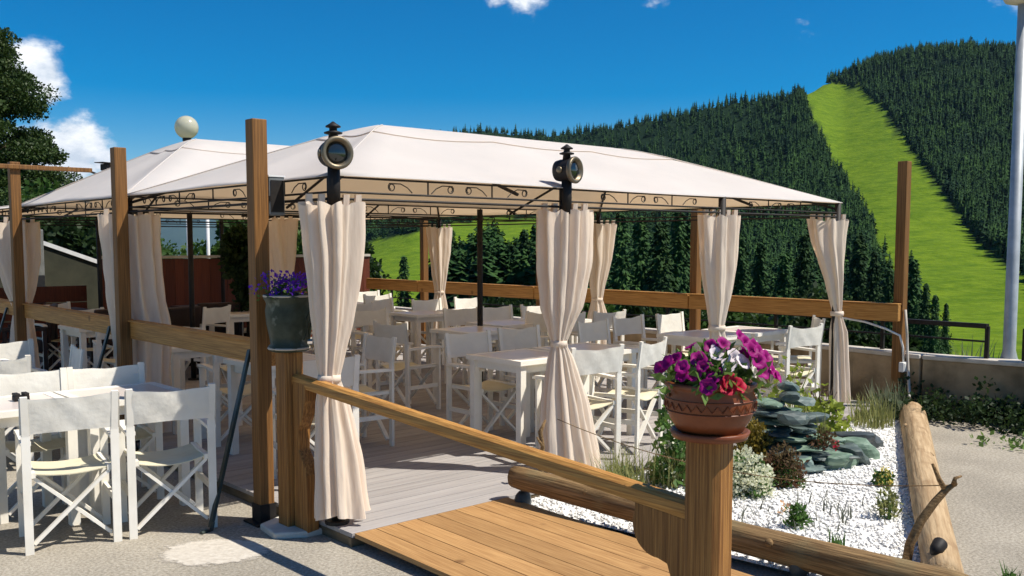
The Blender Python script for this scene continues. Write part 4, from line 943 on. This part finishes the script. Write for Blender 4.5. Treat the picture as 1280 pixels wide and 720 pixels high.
tag(stone((4.36, -.86, .10), (.24, .12, .09), 201, R(-30), 3, .32).build('black_rock', M_black, None), 'black boulder lying at the right of the slate rockery', 'rock')
for k, (x, y, d, m_, lb) in enumerate(((3.62, -1.14, (.16, .11, .09), M_sgreen, 'green grey stone in front of the rockery, left of its row'), (3.86, -1.10, (.17, .12, .11), M_slate, 'grey blue stone in front of the rockery, middle of its row'), (4.07, -1.06, (.13, .11, .12), M_sgreen, 'green stone in front of the rockery, right of its row'), (3.28, -1.0, (.12, .10, .09), M_slate, 'pale slate lump beside the rust coloured shrub'))):
    tag(stone((x, y, .08), d, 210+k, k, 3, .26).build('stone_block', m_, None), lb, 'rock')
# plants
def plant(name, label, cat, loc, parts):
    o = thing(name, label, cat, loc)
    for nme, m_, (V, F) in parts: fast(nme, V, F, m_, o)
    return o
def shell_pts(n, rx, rz_, seed): 
    r = np.random.default_rng(seed); d = r.normal(size=(n, 3)); d[:, 2] = np.abs(d[:, 2]); d /= np.linalg.norm(d, axis=1)[:, None]; q = (.55+.45*r.random(n))[:, None]
    return d*q*np.array([rx, rx, rz_])
def stems(n, rx, h, seed):
    m = MB(); r = np.random.default_rng(seed)
    for k in range(n):
        a = r.random()*6.28; q = rx*r.random(); m.tube([(0, 0, 0), (q*.4*math.cos(a), q*.4*math.sin(a), h*.5), (q*math.cos(a), q*math.sin(a), h*(.7+.3*r.random()))], .003, 4)
    F = [f for f in m.f if len(f) == 4]
    return np.array(m.v), np.array(F)
plant('flowering_shrub', 'round shrub covered in cream white florets beside the thick post', 'shrub', (2.46, -1.12, .035), [('stems', M_trunk, stems(14, .15, .25, 1)), ('foliage', L_dgreen, leaves(shell_pts(170, .17, .27, 1)*.93, [.035]*170, 8, .020)), ('florets', L_daisy, leaves(shell_pts(330, .19, .31, 2), [.022]*330, 10, .017, aspect=1.2, up=1.0))])
plant('rust_shrub', 'rust red and green heathery shrub right of the cream shrub', 'shrub', (2.84, -1.16, .035), [('stems', M_trunk, stems(16, .12, .26, 3)), ('foliage', L_rust, leaves(shell_pts(150, .14, .30, 3), [.035]*150, 9, .015, aspect=2.2, up=1)), ('lower_foliage', L_dgreen, leaves(shell_pts(90, .13, .16, 4), [.035]*90, 9, .015, aspect=2))])
plant('golden_shrub', 'golden brown dwarf conifer left of the rockery', 'shrub', (3.10, -.76, .035), [('stems', M_trunk, stems(12, .12, .30, 5)), ('foliage', L_gold, leaves(shell_pts(260, .13, .38, 5), [.04]*260, 10, .017, aspect=2.2, up=1.2))])
plant('yellow_leaf_shrub', 'yellow green leafy shrub at the foot of the rightmost curtain', 'shrub', (4.60, -.45, .035), [('stems', M_trunk, stems(14, .2, .45, 7)), ('foliage', L_yg, leaves(shell_pts(70, .24, .46, 7), [.06]*70, 7, .045, aspect=1.3))])
plant('leafy_vine', 'tall sparse yellow green vine above the rockery', 'plant', (4.05, -.42, .035), [('stems', L_yg, stems(9, .22, .70, 9)), ('foliage', L_yg, leaves(shell_pts(46, .26, .76, 9), [.06]*46, 6, .036, aspect=1.5))])
plant('grey_lavender', 'grey green lavender bush by the rightmost wooden post', 'plant', (5.85, -.40, .035), [('foliage', L_lav, blades((0, 0, 0), 150, .36, .16, .5, .006, 5))])
plant('lavender_bush', 'green grassy tuft between the rightmost curtain and the post', 'plant', (5.35, -.50, .035), [('foliage', L_grass, blades((0, 0, 0), 130, .30, .2, .6, .006, 6))])
gp = [(1.98, -.48, 'dry grass tuft at the foot of the lantern curtain'), (2.25, -.62, 'dry grass tuft left of the thick post'), (2.62, -.50, 'tall dry grass below the sunlit chairs'), (1.72, -.62, 'low dry grass beside the ramp log')]
for k, (x, y, lb) in enumerate(gp):
    plant('grass_tuft', lb, 'grass', (x, y, .035), [('blades', L_grass, blades((0, 0, 0), 120, .30, .14, .7, .0045, 30+k)), ('leaves', L_dgreen, leaves(shell_pts(24, .12, .12, 60+k), [.03]*24, 5, .02))])
plant('broad_leaf_plant', 'leafy plant with pale flowers just left of the thick post', 'plant', (2.30, -.66, .035), [('stems', L_dgreen, stems(10, .12, .42, 13)), ('foliage', L_dgreen, leaves(shell_pts(60, .15, .48, 14), [.045]*60, 6, .032, aspect=1.7)), ('florets', L_daisy, leaves(shell_pts(34, .16, .5, 15), [.02]*34, 5, .018, aspect=1.1))])
plant('green_seedling', 'leggy green plant under the terracotta bowl', 'plant', (2.46, -.46, .035), [('stems', L_dgreen, stems(8, .08, .6, 16)), ('foliage', L_petleaf, leaves(shell_pts(46, .10, .66, 17), [.04]*46, 6, .034, aspect=1.9))])
plant('yellow_primula', 'small plant with pale yellow flowers near the border log', 'flowers', (3.36, -1.62, .035), [('foliage', L_dgreen, leaves(shell_pts(40, .06, .10, 19), [.025]*40, 6, .020)), ('petals', L_yel, leaves(shell_pts(26, .07, .14, 20), [.018]*26, 6, .016, aspect=1.1, up=1))])
plant('orange_weed', 'small green tuft with peach flowers on the white gravel', 'plant', (2.04, -1.76, .035), [('foliage', L_dgreen, leaves(shell_pts(50, .055, .13, 22), [.025]*50, 6, .016, aspect=2.4, up=1)), ('petals', leafm('peach_petals', (.75, .38, .16), (.8, .55, .35), scale=20), leaves([(-.06, .03, .12), (-.08, .05, .1), (-.05, .06, .13)], [.02]*3, 8, .014))])
plant('tall_weed', 'thin green weed beside the border log', 'plant', (2.62, -2.02, .035), [('foliage', L_grass, leaves(shell_pts(44, .06, .20, 24), [.025]*44, 5, .015, aspect=2.6, up=1.2)), ('blades', L_dgreen, blades((0, 0, 0), 26, .15, .05, .8, .004, 44))])
plant('iris_blades', 'short grassy blades poking through the white gravel by the ramp log', 'grass', (1.86, -2.12, .035), [('blades', L_dgreen, blades((0, 0, 0), 34, .11, .05, .8, .0045, 46))])
plant('roadside_weed', 'small weed on the gravel outside the border log at bottom right', 'plant', (1.98, -2.98, .0), [('blades', L_dgreen, blades((0, 0, 0), 24, .14, .04, .8, .006, 48)), ('leaves', L_dgreen, leaves(shell_pts(18, .05, .12, 49), [.02]*18, 4, .02))])
plant('pink_sedum', 'low reddish plant among the rockery stones', 'plant', (3.50, -1.08, .20), [('foliage', L_rust, leaves(shell_pts(40, .09, .16, 50), [.03]*40, 6, .017, aspect=2)), ('blades', L_grass, blades((0, 0, 0), 22, .28, .04, .5, .004, 51)), ('petals', L_rpetal, leaves([(.16, -.02, -.02), (.18, 0, .01)], [.02]*2, 8, .018))])
plant('grass_spikes', 'thin upright reeds on the left of the rockery top', 'grass', (3.86, -.60, .2), [('blades', L_grass, blades((0, 0, 0), 30, .42, .12, .4, .005, 53))])
# little dark needles scattered on the bed
Vn, Fn = [], []
for k in range(46):
    x, y = random.gauss(2.35, .28), random.gauss(-1.72, .22); V, F = blades((x, y, .05), 2, .10, .01, 1.5, .004, 70+k); Fn += [tuple(i+len(Vn) for i in f) for f in F]; Vn += V
sw = fast('sprouts', Vn, Fn, leafm('sprout_leaves', (.09, .10, .08), (.14, .15, .11))); sw['kind'] = 'stuff'; tag(sw, 'scattered thin grey sprouts in the white gravel', 'sprouts')
# driftwood
df = thing('driftwood', 'forked driftwood stick leaning on the border log', 'stick', (1.93, -2.50, .03))
MB().tube([(-.02, .02, -.03), (-.005, .01, .10), (.03, -.03, .23), (.085, -.075, .33), (.13, -.115, .40), (.165, -.15, .43)], [.026, .025, .023, .021, .018, .008], 10).build('stem', M_log2, df, smooth=True)
MB().tube([(.125, -.11, .39), (.10, -.085, .45), (.075, -.06, .53)], [.016, .013, .008], 8).build('fork', M_log2, df, smooth=True)
MB().tube([(.15, -.14, .42), (.14, -.15, .46), (.17, -.17, .47)], [.016, .01, .005], 7).build('twig', M_log2, df, smooth=True)
gsp = thing('garden_light', 'small black garden spotlight at the foot of the driftwood', 'spotlight', (1.78, -2.70, .20))
Mg = Matrix.Rotation(R(65), 4, 'Y')
MB().lathe([(.02, -.05), (.032, -.02), (.036, .03), (.034, .036)], 18, Mg).build('housing', M_iron, gsp, smooth=True); MB().lathe([(.03, .034), (.01, .04)], 18, Mg).build('lens', M_lens, gsp, smooth=True); MB().tube([(0, 0, -.16), (0, 0, -.02)], .008, 6).build('spike', M_iron, gsp)
def cat(a, b, sag, n=26): 
    a, b = Vector(a), Vector(b); return [a.lerp(b, i/n)-Vector((0, 0, sag*4*(i/n)*(1-i/n))) for i in range(n+1)]
tag(MB().tube(cat((1.68, -.12, .50), (2.07, -2.63, .45),   .14)+[], .003, 5).build('garden_wire', M_log2, None, smooth=True), 'thin dark wire strung from the lantern curtain to the driftwood', 'wire')
dw2 = thing('driftwood', 'small twisted driftwood beside the lantern curtain', 'stick', (1.50, -.16, DZ))
MB().tube([(0, 0, 0), (-.02, 0, .14), (.015, .01, .26), (-.02, 0, .36), (.02, -.01, .44)], [.016, .02, .014, .016, .007], 8).build('stem', M_log2, dw2, smooth=True); MB().tube([(.01, 0, .25), (-.05, .0, .33)], [.012, .006], 7).build('twig', M_log2, dw2, smooth=True)

# ivy and shrubs at the foot of the wall
cl = []
for k in range(330):
    y = random.uniform(-6, -.35); x = 6.55+max(0, (-y-.4))*.085-.1-abs(random.gauss(0, .26)); cl.append((x, y, abs(random.gauss(0, .11))+.02))
V, F = leaves(cl, [.12]*len(cl), 34, .034, aspect=1.3); iv = fast('ivy', V, F, L_ivy); iv['kind'] = 'stuff'; tag(iv, 'dark ivy and weeds along the foot of the concrete wall', 'ivy')
cl = [(random.uniform(5.3, 5.9)+k*.0, random.uniform(-3.6, -1.2), .03) for k in range(40)]
V, F = leaves(cl, [.09]*len(cl), 12, .030, flat=.5); iv = fast('ground_cover', V, F, L_petleaf); iv['kind'] = 'stuff'; tag(iv, 'pale green weeds creeping over the gravel before the ivy', 'weeds')

# ------------------------------------------------------------------ trees and bushes beyond the terrace
def crown_tree(name, label, cat, loc, h, rad, trunk_r, nclump, leafn, size, m_, seed, z0=.25, group=None, taper=.8, flat=.75, limbs=7):
    r = np.random.default_rng(seed); o = thing(name, label, cat, loc, r.random()*6, group)
    mb = MB(); mb.tube([(0, 0, -.3), (.02*h, 0, h*.3), (0, .02*h, h*.62), (.01*h, 0, h*.9)], [trunk_r, trunk_r*.75, trunk_r*.45, trunk_r*.12], 8)
    for k in range(limbs):
        a = k*2.4+r.random(); zz_ = h*(z0+.08+.6*k/limbs); q = rad*(.75-.4*k/limbs); mb.tube([(0, 0, zz_), (q*.5*math.cos(a), q*.5*math.sin(a), zz_+.05*h), (q*math.cos(a), q*math.sin(a), zz_+.10*h)], [trunk_r*.35, trunk_r*.22, trunk_r*.06], 5)
    mb.build('trunk', M_trunk, o, smooth=True)
    C = []; RR = []
    for k in range(nclump):
        t = r.random()**.8; z = h*(z0+(1-z0)*t); wd = rad*(1-t**1.6*taper)*(.55+.6*r.random()); a = r.random()*6.28; q = math.sqrt(r.random())
        C.append((wd*q*math.cos(a), wd*q*math.sin(a), z)); RR.append(rad*(.16+.16*r.random()))
    V, F = leaves(C, RR, leafn, size, flat=flat, shell=.5); fast('crown', V, F, m_, o); return o
def at_px(u, d, z): 
    a = math.atan((u-640)/FPX); return (CAM[0]+d*(ahead[0]+right[0]*math.tan(a)), CAM[1]+d*(ahead[1]+right[1]*math.tan(a)), z)
crown_tree('pine_tree', 'big dark pine towering at the left edge behind the posts', 'tree', at_px(-12, 30, 0), 8.1, 3.0, .28, 130, 1150, .058, L_pine, 1, z0=.12, taper=.72, flat=.45)
crown_tree('pine_tree', 'lower dark pine at the far left beside the big pine', 'tree', at_px(-70, 33, 0), 6.5, 3.0, .22, 80, 600, .085, L_pine, 2, z0=.1, taper=.7, flat=.5)
bsh = [(75, 26, 0, 2.9, 2.2, 'leafy tree above the left gazebo canopy edge', L_broad), (150, 24, -.3, 2.4, 1.7, 'leafy bush behind the wide left curtain', L_broad), (25, 21, -.2, 2.6, 1.6, 'dark leafy bush behind the sloping wall', L_ivy), (110, 19, -.2, 2.2, 1.3, 'dark bush over the sloping wall coping', L_ivy),
       (345, 25, -1.2, 3.6, 1.9, 'leafy tree seen between the corner post and the curtain', L_broad), (385, 27, -1.5, 4.0, 1.9, 'leafy tree hidden behind the big corner curtain', L_broad), (290, 26, -1.0, 3.4, 1.5, 'leafy tree just left of the corner post', L_broad), (205, 40, -3.5, 5.0, 1.9, 'leafy tree below the blue mountain', L_broad),
       (445, 34, -3.0, 4.6, 1.5, 'dark leafy tree right of the corner curtain', L_ivy)]
for k, (u, d, z, h, rd, lb, m_) in enumerate(bsh):
    crown_tree('leafy_tree', lb, 'tree', at_px(u, d, z), h, rd, .12, 46, 200, .10, m_, 40+k, z0=.06, taper=.55, flat=.8, limbs=5)
crown_tree('potted_bush', 'round dark bush standing before the red board wall', 'bush', (2.95, 7.0, DZ), 1.75, .42, .04, 40, 130, .05, L_ivy, 77, z0=.38, taper=.4, limbs=4)
# shrubs right below the back rail
for k, (y, dx, h, m_, lb) in enumerate(((-1.9, 1.4, .35, L_broad, 'low shrub behind the lamp post'), (-.4, 1.8, .55, L_broad, 'shrub with long leaves behind the right railing'), (.9, 1.5, .75, L_ivy, 'dark shrub below the rail between the right curtain and post'), (2.1, 1.9, 1.3, L_ivy, 'dark shrub below the rail behind the white chair'), (3.6, 2.2, 1.2, L_broad, 'shrub below the rail right of the lantern curtain'), (5.2, 2.3, 1.25, L_ivy, 'dark shrub below the rail by the bare middle post'), (7.0, 2.3, 1.2, L_broad, 'shrub below the rail near the small far curtain'), (8.8, 2.4, 1.2, L_ivy, 'dark shrub below the far end of the back rail'))):
    crown_tree('shrub', lb, 'shrub', (6.95+dx, y, -.06-.3*dx), h+.25, (.95 if h > .8 else .4), .04, 34, 150, .06, m_, 90+k, z0=.05, taper=.3, limbs=4)
plant('reeds', 'pale reeds sticking up behind the right railing', 'plant', (7.5, -.55, .3), [('blades', L_lav, blades((0, 0, 0), 26, .42, .2, .5, .009, 91))])

# single spruces below the terrace
def spruce_mesh(seed):
    r = np.random.default_rng(seed); V = []; F = []
    for i in range(2300):
        t = r.random()**1.25; z = .04+.94*t; Lm = .20*(1-t)**.85+.012; k = int(t*26); a = (i % 9)*.698+k*1.3+r.normal()*.16; lm = Lm*(.72+.34*math.sin(k*7.1+(i % 9)*2.3+seed))
        q = lm*math.sqrt(r.random())*.9; zz = z-.35*q+r.normal()*.006; ln = .022+.016*r.random(); wd = .007+.006*r.random(); ca, sa = math.cos(a+r.normal()*.5), math.sin(a+r.normal()*.5); dz = -ln*r.uniform(-.1, .9); o = len(V); x, y = q*math.cos(a), q*math.sin(a); tl = r.normal()*.006
        V += [(x, y, zz+.008), (x+ca*ln*.5-sa*wd, y+sa*ln*.5+ca*wd, zz+dz*.4+tl), (x+ca*ln, y+sa*ln, zz+dz), (x+ca*ln*.5+sa*wd, y+sa*ln*.5-ca*wd, zz+dz*.4-tl)]; F += [(o, o+1, o+2), (o, o+2, o+3)]
    o = len(V); V.append((0, 0, .985))
    for k in range(9): V.append((.10*math.cos(.698*k), .10*math.sin(.698*k), .03))
    for k in range(9): F.append((o, o+1+k, o+1+(k+1) % 9))
    me = bpy.data.meshes.new('crown'); me.from_pydata(V, [], F); me.materials.append(M_spruce2); return me
M_spruce2 = mat('spruce_needles', (.015, .045, .014), (.045, .095, .022), rough=.8, scale=9, spec=.15, rnd=.3)
sm = [spruce_mesh(300+k) for k in range(5)]; tm = MB().tube([(0, 0, -.05), (0, 0, .95)], [.012, .002], 6).data('trunk'); tm.materials.append(M_trunk)
SP = []
for u, d, top in ((565, 105, 285), (580, 120, 300), (606, 130, 310), (622, 120, 296), (640, 110, 303), (655, 115, 285), (668, 100, 300), (505, 150, 318), (690, 95, 270), (712, 90, 280), (776, 88, 262), (800, 92, 268), (825, 80, 275), (848, 85, 258), (862, 90, 270), (925, 84, 290), (950, 90, 300), (980, 78, 315), (1004, 90, 290),
                  (1072, 110, 290), (1092, 105, 312), (1112, 100, 335), (1142, 110, 322), (1158, 100, 352), (1170, 95, 368), (1184, 105, 378), (1040, 95, 330), (1020, 80, 350)):
    x, y, _ = at_px(u, d, 0); z = float(terrain_z(np.array(x), np.array(y))); ht = 1.7-d*(top-HOR)/FPX-z
    SP.append((x, y, z, ht, u))
for k, (x, y, z, ht, u) in enumerate(SP):
    lbs = 'spruce between the small far curtain and the lantern curtain' if u < 670 else 'dark spruce right of the lantern curtain, above the back rail' if u < 880 else 'dark spruce between the third curtain and the rightmost curtain' if u < 1060 else 'spruce at the edge of the grass slope beside the rightmost wooden post'
    o = thing('spruce_tree', lbs, 'tree', (x, y, z), k*1.7, 'single spruces below the terrace, '+lbs.split(' ', 2)[2][:18])
    for nme, me in (('crown', sm[k % 5]), ('trunk', tm)):
        c = bpy.data.objects.new(nme, me); COL.objects.link(c); c.parent = o; wdt = ht*(.85+.25*((k*7) % 5)/5); c.scale = (wdt, wdt, ht)
print('objects', len(bpy.data.objects))

hz = MB().box((3000, 4000, 20), (34000, 34000, 1000)).build('haze', bpy.data.materials.new('air'))
hm = hz.data.materials[0]; hm.use_nodes = True; hn = hm.node_tree.nodes; hn.remove(hn['Principled BSDF'])
pv = hn.new('ShaderNodeVolumePrincipled'); pv.inputs['Color'].default_value = (.40, .66, 1, 1); pv.inputs['Density'].default_value = 0.000028; pv.inputs['Anisotropy'].default_value = .2
hm.node_tree.links.new(pv.outputs[0], hn['Material Output'].inputs['Volume']); hz['kind'] = 'stuff'; tag(hz, 'thin blue mountain haze filling the valley air', 'haze')
